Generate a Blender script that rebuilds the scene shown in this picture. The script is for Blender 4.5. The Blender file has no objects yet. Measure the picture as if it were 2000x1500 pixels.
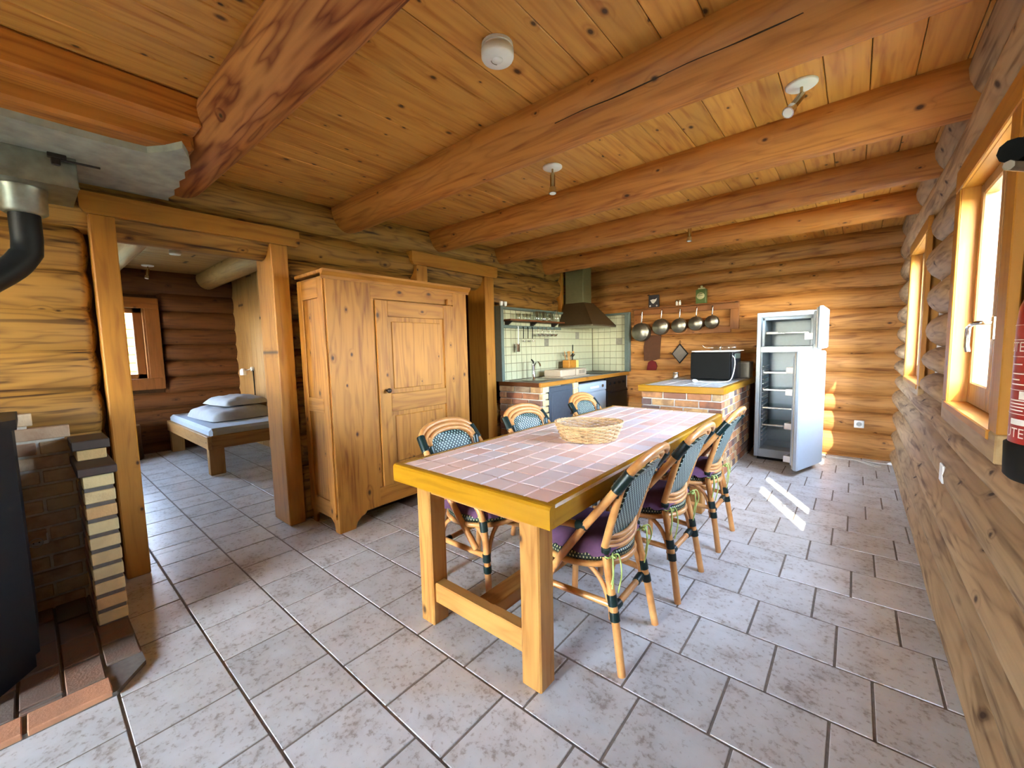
import bpy, math, random
from mathutils import Vector, Matrix

sc = bpy.context.scene
col = sc.collection
PI = math.pi

# ------------------------------------------------------------------ camera
F_PX, YAW, PITCH, ROLL, CAM_H = 796.95, 0.699289, -0.0862225, -0.0234931, 1.28
_f = Vector((-math.sin(YAW) * math.cos(PITCH), math.cos(YAW) * math.cos(PITCH), math.sin(PITCH)))
_r0 = Vector((math.cos(YAW), math.sin(YAW), 0))
_u0 = _r0.cross(_f)
_rt = math.cos(ROLL) * _r0 + math.sin(ROLL) * _u0
_up = -math.sin(ROLL) * _r0 + math.cos(ROLL) * _u0
cam_d = bpy.data.cameras.new('camera')
cam_d.sensor_width = 36
cam_d.lens = F_PX / 2000 * 36
cam_d.clip_start = 0.02
cam = bpy.data.objects.new('camera', cam_d)
col.objects.link(cam)
cam.matrix_world = Matrix(((_rt.x, _up.x, -_f.x, 0), (_rt.y, _up.y, -_f.y, 0), (_rt.z, _up.z, -_f.z, CAM_H), (0, 0, 0, 1)))
sc.camera = cam

# ------------------------------------------------------------------ light
SUN_DIR = Vector((-1.0, 1.9, -1.8)).normalized()        # the way the sunlight travels
world = bpy.data.worlds.new('world')
sc.world = world
world.use_nodes = True
wn = world.node_tree
for n in list(wn.nodes):
    wn.nodes.remove(n)
wo = wn.nodes.new('ShaderNodeOutputWorld')
wb = wn.nodes.new('ShaderNodeBackground')
ws = wn.nodes.new('ShaderNodeTexSky')
ws.sky_type = 'NISHITA'
ws.sun_disc = False
ws.sun_elevation = math.asin(-SUN_DIR.z)
ws.sun_rotation = math.atan2(-SUN_DIR.x, -SUN_DIR.y)
ws.air_density = 1.0
ws.dust_density = 0.6
wb.inputs['Strength'].default_value = 3.8
wh = wn.nodes.new('ShaderNodeHueSaturation')
wh.inputs['Saturation'].default_value = 0.75
wn.links.new(ws.outputs[0], wh.inputs['Color'])
wn.links.new(wh.outputs[0], wb.inputs['Color'])
wn.links.new(wb.outputs[0], wo.inputs['Surface'])
sun_d = bpy.data.lights.new('sun', 'SUN')
sun_d.energy = 5
sun_d.angle = 0.009
sun_d.color = (1, 0.93, 0.82)
sun = bpy.data.objects.new('sun', sun_d)
col.objects.link(sun)
sun.rotation_euler = SUN_DIR.to_track_quat('-Z', 'Y').to_euler()
sun.location = (6, -10, 8)

sc.view_settings.view_transform = 'Standard'
sc.view_settings.look = 'None'
sc.view_settings.exposure = 2.16
sc.view_settings.gamma = 1.0
sc.view_settings.use_curve_mapping = False
try:
    sc.cycles.use_denoising = True
    sc.cycles.max_bounces = 8
    sc.cycles.diffuse_bounces = 4
    sc.cycles.use_adaptive_sampling = True
    sc.cycles.adaptive_threshold = 0.1
    sc.cycles.glossy_bounces = 4
    sc.cycles.transparent_max_bounces = 16
    sc.cycles.sample_clamp_indirect = 8
    sc.cycles.caustics_reflective = False
    sc.cycles.caustics_refractive = False
except Exception:
    pass

def portal(name, loc, rot, sx, sy):          # guides the sampling of daylight through an opening; gives no light itself
    d = bpy.data.lights.new(name, 'AREA')
    d.shape = 'RECTANGLE'
    d.size, d.size_y = sx, sy
    d.cycles.is_portal = True
    o = bpy.data.objects.new(name, d)
    o.location, o.rotation_euler = loc, rot
    col.objects.link(o)

# ------------------------------------------------------------------ mesh helpers
def frame_to(a, b):
    d = Vector(b) - Vector(a)
    return d.to_track_quat('X', 'Z').to_matrix()

class MB:
    def __init__(s):
        s.v, s.f, s.sm = [], [], []
    def add(s, vs, fs, smooth=False, M=None):
        o = len(s.v)
        s.v += [tuple(M @ Vector(p)) for p in vs] if M is not None else [tuple(p) for p in vs]
        s.f += [tuple(i + o for i in f) for f in fs]
        s.sm += [smooth] * len(fs)
        return s
    def box(s, x0, x1, y0, y1, z0, z1, b=0.0, M=None):
        if x0 > x1: x0, x1 = x1, x0
        if y0 > y1: y0, y1 = y1, y0
        if z0 > z1: z0, z1 = z1, z0
        lo, hi = (x0, y0, z0), (x1, y1, z1)
        if b <= 0:
            vs = [(x, y, z) for x in (x0, x1) for y in (y0, y1) for z in (z0, z1)]
            return s.add(vs, [(0, 1, 3, 2), (4, 6, 7, 5), (0, 4, 5, 1), (2, 3, 7, 6), (0, 2, 6, 4), (1, 5, 7, 3)], False, M)
        b = min(b, (x1 - x0) * .45, (y1 - y0) * .45, (z1 - z0) * .45)
        vs, ix = [], {}
        for c in [(i, j, k) for i in (0, 1) for j in (0, 1) for k in (0, 1)]:
            for a in range(3):
                ix[c, a] = len(vs)
                vs.append(tuple((hi[q] if c[q] else lo[q]) + (0 if q == a else (-b if c[q] else b)) for q in range(3)))
        fs = []
        for a in range(3):
            p, q = [k for k in range(3) if k != a]
            for e in (0, 1):
                r = []
                for u, w in ((0, 0), (1, 0), (1, 1), (0, 1)):
                    c = [0, 0, 0]; c[a], c[p], c[q] = e, u, w
                    r.append(ix[tuple(c), a])
                fs.append(r)
            for u in (0, 1):
                for w in (0, 1):
                    c0, c1 = [0, 0, 0], [0, 0, 0]
                    c0[p] = c1[p] = u; c0[q] = c1[q] = w; c1[a] = 1
                    c0, c1 = tuple(c0), tuple(c1)
                    fs.append([ix[c0, p], ix[c1, p], ix[c1, q], ix[c0, q]])
        for c in [(i, j, k) for i in (0, 1) for j in (0, 1) for k in (0, 1)]:
            fs.append([ix[c, 0], ix[c, 1], ix[c, 2]])
        ctr = Vector(((x0 + x1) / 2, (y0 + y1) / 2, (z0 + z1) / 2))
        out = []
        for f in fs:
            P = [Vector(vs[i]) for i in f]
            n = (P[1] - P[0]).cross(P[2] - P[0])
            m = sum(P, Vector()) / len(P) - ctr
            out.append(tuple(f) if n.dot(m) > 0 else tuple(reversed(f)))
        return s.add(vs, out, False, M)
    def prism(s, pts, z0, z1, M=None, smooth=False):      # counter-clockwise outline in xy, extruded in z
        n = len(pts)
        vs = [(p[0], p[1], z0) for p in pts] + [(p[0], p[1], z1) for p in pts]
        s.add(vs, [tuple(reversed(range(n))), tuple(range(n, 2 * n))], False, M)
        return s.add(vs, [(i, (i + 1) % n, n + (i + 1) % n, n + i) for i in range(n)], smooth, M)
    def tube(s, pts, r, n=8, closed=False, caps=True, M=None):
        P = [Vector(p) for p in pts]
        m = len(P)
        rr = list(r) if isinstance(r, (list, tuple)) else [r] * m
        vs, fs = [], []
        prev = None
        for i in range(m):
            if closed:
                t = P[(i + 1) % m] - P[i - 1]
            else:
                t = P[min(i + 1, m - 1)] - P[max(i - 1, 0)]
            t = t.normalized() if t.length > 1e-9 else Vector((0, 0, 1))
            if prev is None:
                a = Vector((0, 0, 1)) if abs(t.z) < .9 else Vector((1, 0, 0))
                u = t.cross(a).normalized()
            else:
                u = (prev - t * prev.dot(t))
                u = u.normalized() if u.length > 1e-9 else t.orthogonal().normalized()
            prev = u
            w = t.cross(u)
            for k in range(n):
                an = 2 * PI * k / n
                vs.append(P[i] + (u * math.cos(an) + w * math.sin(an)) * rr[i])
        seg = m if closed else m - 1
        for i in range(seg):
            j = (i + 1) % m
            for k in range(n):
                l = (k + 1) % n
                fs.append((i * n + k, i * n + l, j * n + l, j * n + k))
        s.add(vs, fs, True, M)
        if caps and not closed:
            s.add(vs[:n], [tuple(reversed(range(n)))], False, M)
            s.add(vs[-n:], [tuple(range(n))], False, M)
        return s
    def lathe(s, prof, n=20, c=(0, 0, 0), M=None, smooth=True, sx=1, sy=1):
        vs, fs = [], []
        for r, z in prof:
            for k in range(n):
                a = 2 * PI * k / n
                vs.append((c[0] + r * math.cos(a) * sx, c[1] + r * math.sin(a) * sy, c[2] + z))
        for i in range(len(prof) - 1):
            for k in range(n):
                l = (k + 1) % n
                fs.append((i * n + k, i * n + l, (i + 1) * n + l, (i + 1) * n + k))
        s.add(vs, fs, smooth, M)
        if prof[0][0] > 1e-5:
            s.add(vs[:n], [tuple(reversed(range(n)))], False, M)
        if prof[-1][0] > 1e-5:
            s.add(vs[-n:], [tuple(range(n))], False, M)
        return s
    def ball(s, c, r, n=10, m=6, sz=1.0):
        return s.lathe([(max(r * math.sin(PI * i / m), 1e-6), -r * sz * math.cos(PI * i / m)) for i in range(m + 1)], n, c)
    def mesh(s, name):
        me = bpy.data.meshes.new(name)
        me.from_pydata(s.v, [], s.f)
        me.polygons.foreach_set('use_smooth', s.sm)
        me.update()
        return me
    def build(s, name, mat, parent=None, loc=(0, 0, 0), rot=(0, 0, 0), label=None):
        return place(name, s.mesh(name), mat, parent, loc, rot, label)

def place(name, me, mat, parent=None, loc=(0, 0, 0), rot=(0, 0, 0), label=None):
    if mat is not None and not me.materials:
        me.materials.append(mat)
    o = bpy.data.objects.new(name, me)
    o.location, o.rotation_euler = loc, rot
    col.objects.link(o)
    if parent is not None:
        o.parent = parent
    if label:
        o['label'] = label
    return o

def thing(name, label, cat, loc=(0, 0, 0), rotz=0, group=None):
    o = bpy.data.objects.new(name, None)
    o.empty_display_size = .05
    o.location, o.rotation_euler = loc, (0, 0, rotz)
    col.objects.link(o)
    return tag(o, label, cat, group)

def tag(o, label, cat, group=None):
    o['label'], o['category'] = label, cat
    if group:
        o['group'] = group
    return o

def struct(o, label=None):
    o['kind'] = 'structure'
    if label:
        o['label'] = label
    return o

def copy_tree(o, parent=None):
    c = o.copy()
    col.objects.link(c)
    c.parent = parent
    for ch in list(o.children):
        copy_tree(ch, c)
    return c

def curve_pts(ctrl, n=6):                        # Catmull-Rom through the control points
    P = [Vector(p) for p in ctrl]
    P = [P[0] * 2 - P[1]] + P + [P[-1] * 2 - P[-2]]
    out = []
    for i in range(1, len(P) - 2):
        a, b, c, d = P[i - 1:i + 3]
        for k in range(n):
            t = k / n
            out.append(.5 * ((2 * b) + (c - a) * t + (2 * a - 5 * b + 4 * c - d) * t * t + (3 * b - a - 3 * c + d) * t ** 3))
    out.append(P[-2])
    return out

# ------------------------------------------------------------------ materials
def lin(c):
    f = lambda u: u / 12.92 if u <= .04045 else ((u + .055) / 1.055) ** 2.4
    return tuple(f(x / 255) for x in c) + (1,)

class NT:
    def __init__(s, name):
        s.m = bpy.data.materials.new(name)
        s.m.use_nodes = True
        s.t = s.m.node_tree
        s.n, s.l = s.t.nodes, s.t.links
        for q in list(s.n):
            s.n.remove(q)
        s.out = s.n.new('ShaderNodeOutputMaterial')
        s.b = s.n.new('ShaderNodeBsdfPrincipled')
        s.l.new(s.b.outputs[0], s.out.inputs[0])
    def set(s, node, key, val):
        if hasattr(val, 'is_linked') or isinstance(val, bpy.types.NodeSocket):
            s.l.new(val, node.inputs[key])
        else:
            node.inputs[key].default_value = val
    def math(s, op, a, b=0.0, c=None):
        q = s.n.new('ShaderNodeMath'); q.operation = op
        s.set(q, 0, a); s.set(q, 1, b)
        if c is not None: s.set(q, 2, c)
        return q.outputs[0]
    def vmath(s, op, a, b):
        q = s.n.new('ShaderNodeVectorMath'); q.operation = op
        s.set(q, 0, a); s.set(q, 1, b)
        return q.outputs[0]
    def coord(s, kind='Object'):
        return s.n.new('ShaderNodeTexCoord').outputs[kind]
    def rnd(s):
        return s.n.new('ShaderNodeObjectInfo').outputs['Random']
    def noise(s, v, scale, detail=3, rough=.5, dist=0.0):
        q = s.n.new('ShaderNodeTexNoise')
        s.set(q, 'Vector', v); s.set(q, 'Scale', scale); s.set(q, 'Detail', detail); s.set(q, 'Roughness', rough); s.set(q, 'Distortion', dist)
        return q.outputs['Fac']
    def ramp(s, fac, stops, interp='LINEAR'):
        q = s.n.new('ShaderNodeValToRGB')
        q.color_ramp.interpolation = interp
        e = q.color_ramp.elements
        while len(e) < len(stops):
            e.new(.5)
        for i, (p, c) in enumerate(stops):
            e[i].position = p
            e[i].color = c if len(c) == 4 else tuple(c) + (1,)
        s.set(q, 0, fac)
        return q.outputs[0]
    def mix(s, fac, a, b, mode='MIX'):
        q = s.n.new('ShaderNodeMix'); q.data_type = 'RGBA'; q.blend_type = mode
        s.set(q, 0, fac); s.set(q, 6, a); s.set(q, 7, b)
        return q.outputs[2]
    def bump(s, h, strength=.3, dist=.01):
        q = s.n.new('ShaderNodeBump')
        s.set(q, 'Height', h); s.set(q, 'Strength', strength); s.set(q, 'Distance', dist)
        s.l.new(q.outputs[0], s.b.inputs['Normal'])
    def fin(s, color, rough=.5, metal=0.0, spec=None):
        s.set(s.b, 'Base Color', color); s.set(s.b, 'Roughness', rough); s.set(s.b, 'Metallic', metal)
        if spec is not None:
            s.set(s.b, 'Specular IOR Level', spec)
        return s.m

_mc = {}
WOOD_K = .66
def dim(c): return tuple(x * WOOD_K for x in lin(c)[:3]) + (1,)
def plain(name, c, rough=.5, metal=0.0, var=.08, scale=30, spec=None):
    if name in _mc: return _mc[name]
    t = NT(name)
    c = lin(c)
    n = t.noise(t.coord(), scale, 3)
    lo = tuple(x * (1 - var) for x in c[:3]) + (1,)
    hi = tuple(min(1, x * (1 + var)) for x in c[:3]) + (1,)
    _mc[name] = t.fin(t.ramp(n, [(.3, lo), (.7, hi)]), rough, metal, spec)
    return _mc[name]

def wood(name, light, dark, axis=0, contour=.4, knots=.4, rough=.5, fine=.3, vary=.09, cscale=5.0, kscale=6.0, bands=9.0, streak=.4, broad=.35, kflat='cyl', knotcol=(50, 22, 8), bump=.25, spec=.35):
    """pine: growth-ring figure, drawn-out streaks and small dark knots; the grain runs along the object's own axis"""
    key = name + 'xyz'[axis] + str(kflat)
    if key in _mc: return _mc[key]
    t = NT(key)
    r = t.rnd()
    off = t.n.new('ShaderNodeCombineXYZ')
    t.set(off, 0, t.math('MULTIPLY', r, 37.0)); t.set(off, 1, t.math('MULTIPLY', r, 91.0)); t.set(off, 2, t.math('MULTIPLY', r, 53.0))
    v0 = t.coord()
    def stretch(k):
        sv = [1.0, 1.0, 1.0]; sv[axis] = k
        return t.vmath('ADD', t.vmath('MULTIPLY', v0, tuple(sv)), off.outputs[0])
    # knots first: they also bend the figure around them
    sep = t.n.new('ShaderNodeSeparateXYZ'); t.l.new(v0, sep.inputs[0])
    oth = [i for i in range(3) if i != axis]
    u = t.math('MULTIPLY', sep.outputs[axis], .62)
    if kflat == 'cyl':
        w = t.math('MULTIPLY', t.math('ARCTAN2', sep.outputs[oth[1]], sep.outputs[oth[0]]), .135)
    else:
        w = sep.outputs[[i for i in oth if i != kflat][0]]
    kv = t.n.new('ShaderNodeCombineXYZ')
    t.set(kv, 0, t.math('ADD', u, t.math('MULTIPLY', r, 61.0))); t.set(kv, 1, t.math('ADD', w, t.math('MULTIPLY', r, 17.0)))
    vo = t.n.new('ShaderNodeTexVoronoi')
    vo.voronoi_dimensions = '2D'; vo.feature = 'F1'
    t.l.new(kv.outputs[0], vo.inputs['Vector']); t.set(vo, 'Scale', kscale)
    sel = t.n.new('ShaderNodeSeparateColor'); t.l.new(vo.outputs['Color'], sel.inputs[0])
    on = t.math('LESS_THAN', sel.outputs[0], knots)
    size = t.math('ADD', .45, t.math('MULTIPLY', sel.outputs[1], .75))
    dist = t.math('DIVIDE', vo.outputs['Distance'], size)
    kn = t.math('MULTIPLY', t.ramp(dist, [(.035, (1, 1, 1)), (.055, (.55, .55, .55)), (.09, (0, 0, 0))]), on)
    halo = t.math('MULTIPLY', t.ramp(dist, [(.05, (1, 1, 1)), (.22, (0, 0, 0))]), on)
    n1 = t.noise(stretch(.13), cscale, 2, .5, .3)
    n1 = t.math('ADD', n1, t.math('MULTIPLY', halo, .10))
    c1 = t.math('MULTIPLY', t.math('PINGPONG', t.math('MULTIPLY', n1, bands), .5), 2.0)
    c1 = t.math('POWER', c1, 2.2)
    n2 = t.noise(stretch(.03), 55, 2, .6)
    n3 = t.noise(stretch(.35), 1.6, 1)
    fac = t.math('ADD', t.math('MULTIPLY', c1, contour), t.math('MULTIPLY', t.math('SUBTRACT', n2, .45), fine * 2))
    fac = t.math('ADD', fac, t.math('MULTIPLY', t.math('SUBTRACT', n3, .5), broad))
    sk_ = t.ramp(t.noise(stretch(.09), 26, 2, .5, .6), [(.54, (0, 0, 0)), (.66, (1, 1, 1))])
    fac = t.math('ADD', fac, t.math('MULTIPLY', sk_, streak))
    fac = t.math('ADD', fac, t.math('MULTIPLY', halo, .25))
    q = t.n.new('ShaderNodeClamp'); t.set(q, 0, fac)
    c = t.mix(q.outputs[0], dim(light), dim(dark))
    c = t.mix(t.math('MULTIPLY', kn, .92), c, lin(knotcol))
    h = t.n.new('ShaderNodeHueSaturation')
    t.set(h, 'Color', c)
    t.set(h, 'Value', t.math('ADD', 1 - vary, t.math('MULTIPLY', r, 2 * vary)))
    t.bump(n2, bump, .004)
    _mc[key] = t.fin(h.outputs[0], rough, 0, spec)
    return _mc[key]

def pine(axis, kflat=0):   return wood('pine', (212, 144, 60), (142, 78, 22), axis, .4, .5, .48, .3, .06, kflat=kflat)
def frame_pine(axis, kflat=0): return wood('frame_pine', (216, 146, 54), (164, 94, 26), axis, .2, .28, .5, .22, .05, kflat=kflat)
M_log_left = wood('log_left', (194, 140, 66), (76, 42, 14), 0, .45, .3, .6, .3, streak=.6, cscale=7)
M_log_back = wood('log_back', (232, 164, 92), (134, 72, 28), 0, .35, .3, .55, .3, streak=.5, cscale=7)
M_log_right = wood('log_right', (218, 178, 132), (116, 78, 46), 0, .3, .5, .7, .4, streak=.5, broad=.3, cscale=7)
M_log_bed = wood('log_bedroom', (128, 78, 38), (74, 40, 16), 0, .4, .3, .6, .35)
M_beam = wood('beam', (238, 154, 74), (158, 78, 26), 0, .35, .45, .5, .35, cscale=7)
M_beam_red = wood('beam_red', (240, 156, 88), (140, 54, 18), 0, .8, .1, .55, .25, cscale=9.0, bands=6, streak=.35)
M_board = wood('ceiling_board', (255, 184, 92), (194, 106, 34), 0, .3, .6, .42, .3, .10, kscale=6.5, kflat=2)
M_trim_beam = wood('trimmer', (232, 146, 62), (160, 80, 26), 0, .5, .2, .5, .3, kflat=2)
M_core = wood('log_gap', (84, 52, 24), (56, 32, 14), 0, .3, .1, .8, .3, kflat=0)
M_table_edge = wood('table_edge', (210, 150, 30), (164, 104, 12), 0, .15, .05, .3, .2, .02, kflat=1)
M_table_edge_y = wood('table_edge', (210, 150, 30), (164, 104, 12), 1, .15, .05, .3, .2, .02, kflat=0)
M_bed_wood = wood('bed_wood', (190, 142, 84), (146, 100, 52), 0, .3, .1, .6, .3, kflat=1)
M_bed_wood_y = wood('bed_wood', (190, 142, 84), (146, 100, 52), 1, .3, .1, .6, .3, kflat=0)
M_bed_wood_z = wood('bed_wood', (190, 142, 84), (146, 100, 52), 2, .3, .1, .6, .3, kflat=0)
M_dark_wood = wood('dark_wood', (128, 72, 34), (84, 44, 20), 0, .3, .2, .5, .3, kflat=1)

def make_floor_tile():
    t = NT('floor_tile')
    r = t.rnd()
    off = t.n.new('ShaderNodeCombineXYZ')
    t.set(off, 0, t.math('MULTIPLY', r, 40.0)); t.set(off, 1, t.math('MULTIPLY', r, 77.0))
    v = t.vmath('ADD', t.coord(), off.outputs[0])
    n1 = t.noise(v, 7, 3, .6)
    n2 = t.noise(v, 45, 3, .65)
    base = t.ramp(n1, [(.3, lin((214, 215, 215))), (.55, lin((202, 201, 199))), (.75, lin((184, 181, 177)))])
    m = t.ramp(t.math('ADD', t.math('MULTIPLY', n2, .7), t.math('MULTIPLY', n1, .35)), [(.55, (0, 0, 0)), (.66, (1, 1, 1))])
    c = t.mix(t.math('MULTIPLY', m, .7), base, lin((140, 126, 114)))
    h = t.n.new('ShaderNodeHueSaturation')
    t.set(h, 'Color', c); t.set(h, 'Value', t.math('ADD', .92, t.math('MULTIPLY', r, .14)))
    t.bump(n2, .15, .004)
    return t.fin(h.outputs[0], t.math('ADD', .24, t.math('MULTIPLY', n2, .2)), 0, .5)
M_tile = make_floor_tile()
M_grout = plain('floor_grout', (128, 118, 108), .9, var=.15, scale=60)

def make_table_tile():
    t = NT('table_tile')
    r = t.rnd()
    off = t.n.new('ShaderNodeCombineXYZ')
    t.set(off, 0, t.math('MULTIPLY', r, 40.0)); t.set(off, 1, t.math('MULTIPLY', r, 77.0))
    v = t.vmath('ADD', t.coord(), off.outputs[0])
    c = t.ramp(r, [(0, lin((252, 210, 192))), (.35, lin((252, 218, 204))), (.62, lin((250, 220, 210))), (.8, lin((240, 236, 240))), (1, lin((246, 194, 170)))])
    n = t.noise(v, 22, 4, .6)
    c = t.mix(t.math('MULTIPLY', n, .5), c, lin((250, 226, 218)))
    return t.fin(c, .3)
M_ttile = make_table_tile()
M_tgrout = plain('table_grout', (226, 206, 192), .7)

def make_brick(name, stops, spots=.6):
    t = NT(name)
    r = t.rnd()
    off = t.n.new('ShaderNodeCombineXYZ')
    t.set(off, 0, t.math('MULTIPLY', r, 40.0)); t.set(off, 1, t.math('MULTIPLY', r, 77.0)); t.set(off, 2, t.math('MULTIPLY', r, 13.0))
    v = t.vmath('ADD', t.coord(), off.outputs[0])
    c = t.ramp(r, stops)
    n = t.noise(v, 9, 3, .6)
    k = t.ramp(n, [(.42, (0, 0, 0)), (.62, (1, 1, 1))])
    dark = t.ramp(t.math('FRACT', t.math('MULTIPLY', r, 7.0)), [(0, lin((88, 78, 76))), (.5, lin((150, 96, 66))), (1, lin((106, 70, 54)))])
    c = t.mix(t.math('MULTIPLY', k, spots), c, dark)
    f = t.noise(v, 120, 2)
    t.bump(f, .4, .004)
    return t.fin(c, .85)
M_brick = make_brick('brick', [(0, lin((224, 188, 130))), (.25, lin((206, 150, 100))), (.45, lin((176, 112, 78))), (.62, lin((112, 98, 96))), (.8, lin((128, 106, 96))), (1, lin((222, 192, 140)))])
M_brick_yellow = make_brick('yellow_brick', [(0, lin((232, 214, 160))), (.6, lin((232, 206, 150))), (1, lin((226, 182, 122)))], .18)
M_brick_pale = make_brick('pale_brick', [(0, lin((212, 196, 160))), (.4, lin((200, 168, 142))), (.7, lin((206, 188, 150))), (1, lin((184, 150, 128)))], .4)
M_brick_orange = make_brick('orange_brick', [(0, lin((196, 140, 104))), (1, lin((186, 128, 90)))], .3)
M_brick_hearth = make_brick('hearth_brick', [(0, lin((116, 98, 84))), (.5, lin((102, 90, 80))), (1, lin((128, 102, 84)))], .4)
M_mortar = plain('mortar', (206, 200, 190), .95, var=.12, scale=50)
M_mortar_dark = plain('dark_mortar', (110, 102, 94), .95, var=.12, scale=50)

M_wall_tile = plain('cream_tile', (184, 182, 154), .25, var=.04, scale=6)
M_wall_tile_grey = plain('grey_tile', (130, 126, 112), .3, var=.15, scale=30)
M_wgrout = plain('wall_grout', (112, 104, 84), .9)
M_trim_grey = plain('grey_green_paint', (92, 104, 98), .5)
M_blue = plain('slate_blue_paint', (76, 82, 92), .45)
M_white = plain('white_plastic', (244, 245, 246), .35, var=.02)
M_appl = plain('white_enamel', (178, 192, 206), .28, var=.015)
M_liner = plain('fridge_liner', (180, 194, 206), .35, var=.02)
M_black = plain('black_enamel', (18, 18, 20), .35, spec=.25)
M_blackmat = plain('black_matt', (22, 21, 21), .65, spec=.2)
M_stove = plain('stove_black', (22, 25, 30), .5, spec=.3)
M_iron = plain('dark_iron', (56, 46, 42), .5, .6)
M_steel = plain('steel', (190, 186, 178), .25, 1.0, .05)
M_steel_brushed = plain('brushed_steel', (150, 144, 130), .38, 1.0, .1)
M_chrome = plain('chrome', (214, 214, 214), .12, 1.0, .02)
M_brass = plain('satin_nickel', (176, 150, 104), .25, 1.0, .05)
M_galv = plain('galvanised', (150, 152, 140), .42, .85, .2, 18)
M_concrete = plain('concrete', (158, 156, 144), .95, var=.18, scale=14)
M_hood = plain('hood_enamel', (70, 54, 34), .4, .3, .1)
M_hood_duct = plain('duct_enamel', (116, 112, 78), .45, .2, .06)
M_green_wrap = plain('green_binding', (10, 34, 33), .35, var=.3, scale=160)
M_purple = plain('purple_cotton', (96, 62, 92), .9, var=.12, scale=40)
M_lime = plain('lime_ribbon', (186, 206, 118), .7)
M_wicker = plain('wicker', (208, 170, 124), .5, var=.22, scale=40)
M_rope = plain('white_cable', (226, 226, 220), .45)
M_red = plain('red_enamel', (150, 28, 26), .3, var=.05)
M_redcloth = plain('red_cloth', (104, 14, 12), .9)
M_print = plain('white_print', (222, 214, 208), .6, var=.03)
M_bedding = plain('pale_bedding', (150, 152, 158), .9, var=.05, scale=20)
M_sheet = plain('white_sheet', (160, 170, 184), .85, var=.03, scale=20)
M_pot_grey = plain('grey_quilt', (128, 116, 104), .9)
M_yellow = plain('yellow_card', (210, 200, 110), .6)
M_greytin = plain('grey_tin', (120, 110, 96), .45)
M_greenbox = plain('green_tin', (84, 104, 52), .45)
M_cream_paper = plain('cream_label', (206, 200, 156), .6)
M_beige = plain('beige_plastic', (188, 168, 146), .45, var=.03)
M_grass = plain('meadow', (128, 134, 104), .95, var=.25, scale=.8)
M_roof = plain('roof_sheet', (196, 200, 204), .5, var=.05)
M_outlog = wood('outdoor_log', (222, 160, 84), (180, 110, 46), 0, .4, .2, .7)

def make_rattan():
    t = NT('rattan')
    v = t.coord()
    n = t.noise(v, 12, 3, .5)
    w = t.noise(v, 90, 2)
    c = t.ramp(n, [(.3, lin((216, 156, 92))), (.6, lin((190, 124, 66))), (.8, lin((144, 82, 38)))])
    c = t.mix(t.math('MULTIPLY', w, .25), c, lin((228, 180, 120)))
    return t.fin(c, .28)
M_rattan = make_rattan()

def make_weave(name, a, b, size, ratio):
    t = NT(name)
    sep = t.n.new('ShaderNodeSeparateXYZ')
    t.l.new(t.coord(), sep.inputs[0])
    u = t.math('MULTIPLY', t.math('ADD', sep.outputs[1], sep.outputs[2]), .7071 / size)
    w = t.math('MULTIPLY', t.math('SUBTRACT', sep.outputs[1], sep.outputs[2]), .7071 / size)
    fu = t.math('LESS_THAN', t.math('FRACT', u), ratio)
    fw = t.math('LESS_THAN', t.math('FRACT', w), ratio)
    c = t.mix(t.math('MULTIPLY', fu, fw), lin(a), lin(b))
    return t.fin(c, .4)
M_weave = make_weave('woven_back', (14, 44, 42), (196, 218, 208), .0165, .5)
def make_seat_weave():
    t = NT('woven_seat')
    sep = t.n.new('ShaderNodeSeparateXYZ')
    t.l.new(t.coord(), sep.inputs[0])
    an = t.math('MULTIPLY', t.math('ARCTAN2', sep.outputs[1], sep.outputs[0]), 14.0)
    zz = t.math('MULTIPLY', sep.outputs[2], 70.0)
    a = t.math('LESS_THAN', t.math('FRACT', t.math('ADD', an, t.math('MULTIPLY', t.math('FLOOR', zz), .5))), .3)
    b = t.math('LESS_THAN', t.math('FRACT', zz), .5)
    c = t.mix(t.math('MULTIPLY', a, b), lin((18, 36, 32)), lin((210, 206, 150)))
    return t.fin(c, .45)
M_weave_seat = make_seat_weave()

def make_glass(name, tint, refl=.5, base=.04):                 # thin clear pane: lets daylight through, mirrors a little
    m = bpy.data.materials.new(name)
    m.use_nodes = True
    n, l = m.node_tree.nodes, m.node_tree.links
    for q in list(n): n.remove(q)
    o = n.new('ShaderNodeOutputMaterial'); mx = n.new('ShaderNodeMixShader'); tr = n.new('ShaderNodeBsdfTransparent')
    gl = n.new('ShaderNodeBsdfGlossy'); fr = n.new('ShaderNodeLayerWeight'); pw = n.new('ShaderNodeMath'); mu = n.new('ShaderNodeMath')
    tr.inputs[0].default_value = tint
    gl.inputs['Roughness'].default_value = .02
    pw.operation = 'POWER'; pw.inputs[1].default_value = 4.0
    mu.operation = 'MULTIPLY_ADD'; mu.inputs[1].default_value = refl; mu.inputs[2].default_value = base
    fr.inputs[0].default_value = .5
    l.new(fr.outputs['Facing'], pw.inputs[0]); l.new(pw.outputs[0], mu.inputs[0]); l.new(mu.outputs[0], mx.inputs[0]); l.new(tr.outputs[0], mx.inputs[1]); l.new(gl.outputs[0], mx.inputs[2]); l.new(mx.outputs[0], o.inputs[0])
    return m
M_pane = make_glass('window_glass', (.96, .98, .98, 1))
M_drink = make_glass('drinking_glass', (.95, .97, .95, 1), 1.3, .12)
M_shelfglass = make_glass('shelf_glass', (.86, .92, .94, 1), .6)

# ================================================================== STRUCTURE
ZC = 2.43                 # underside of the ceiling boards
YB, YF = 5.75, -3.3       # back wall face, front wall
random.seed(7)

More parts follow.
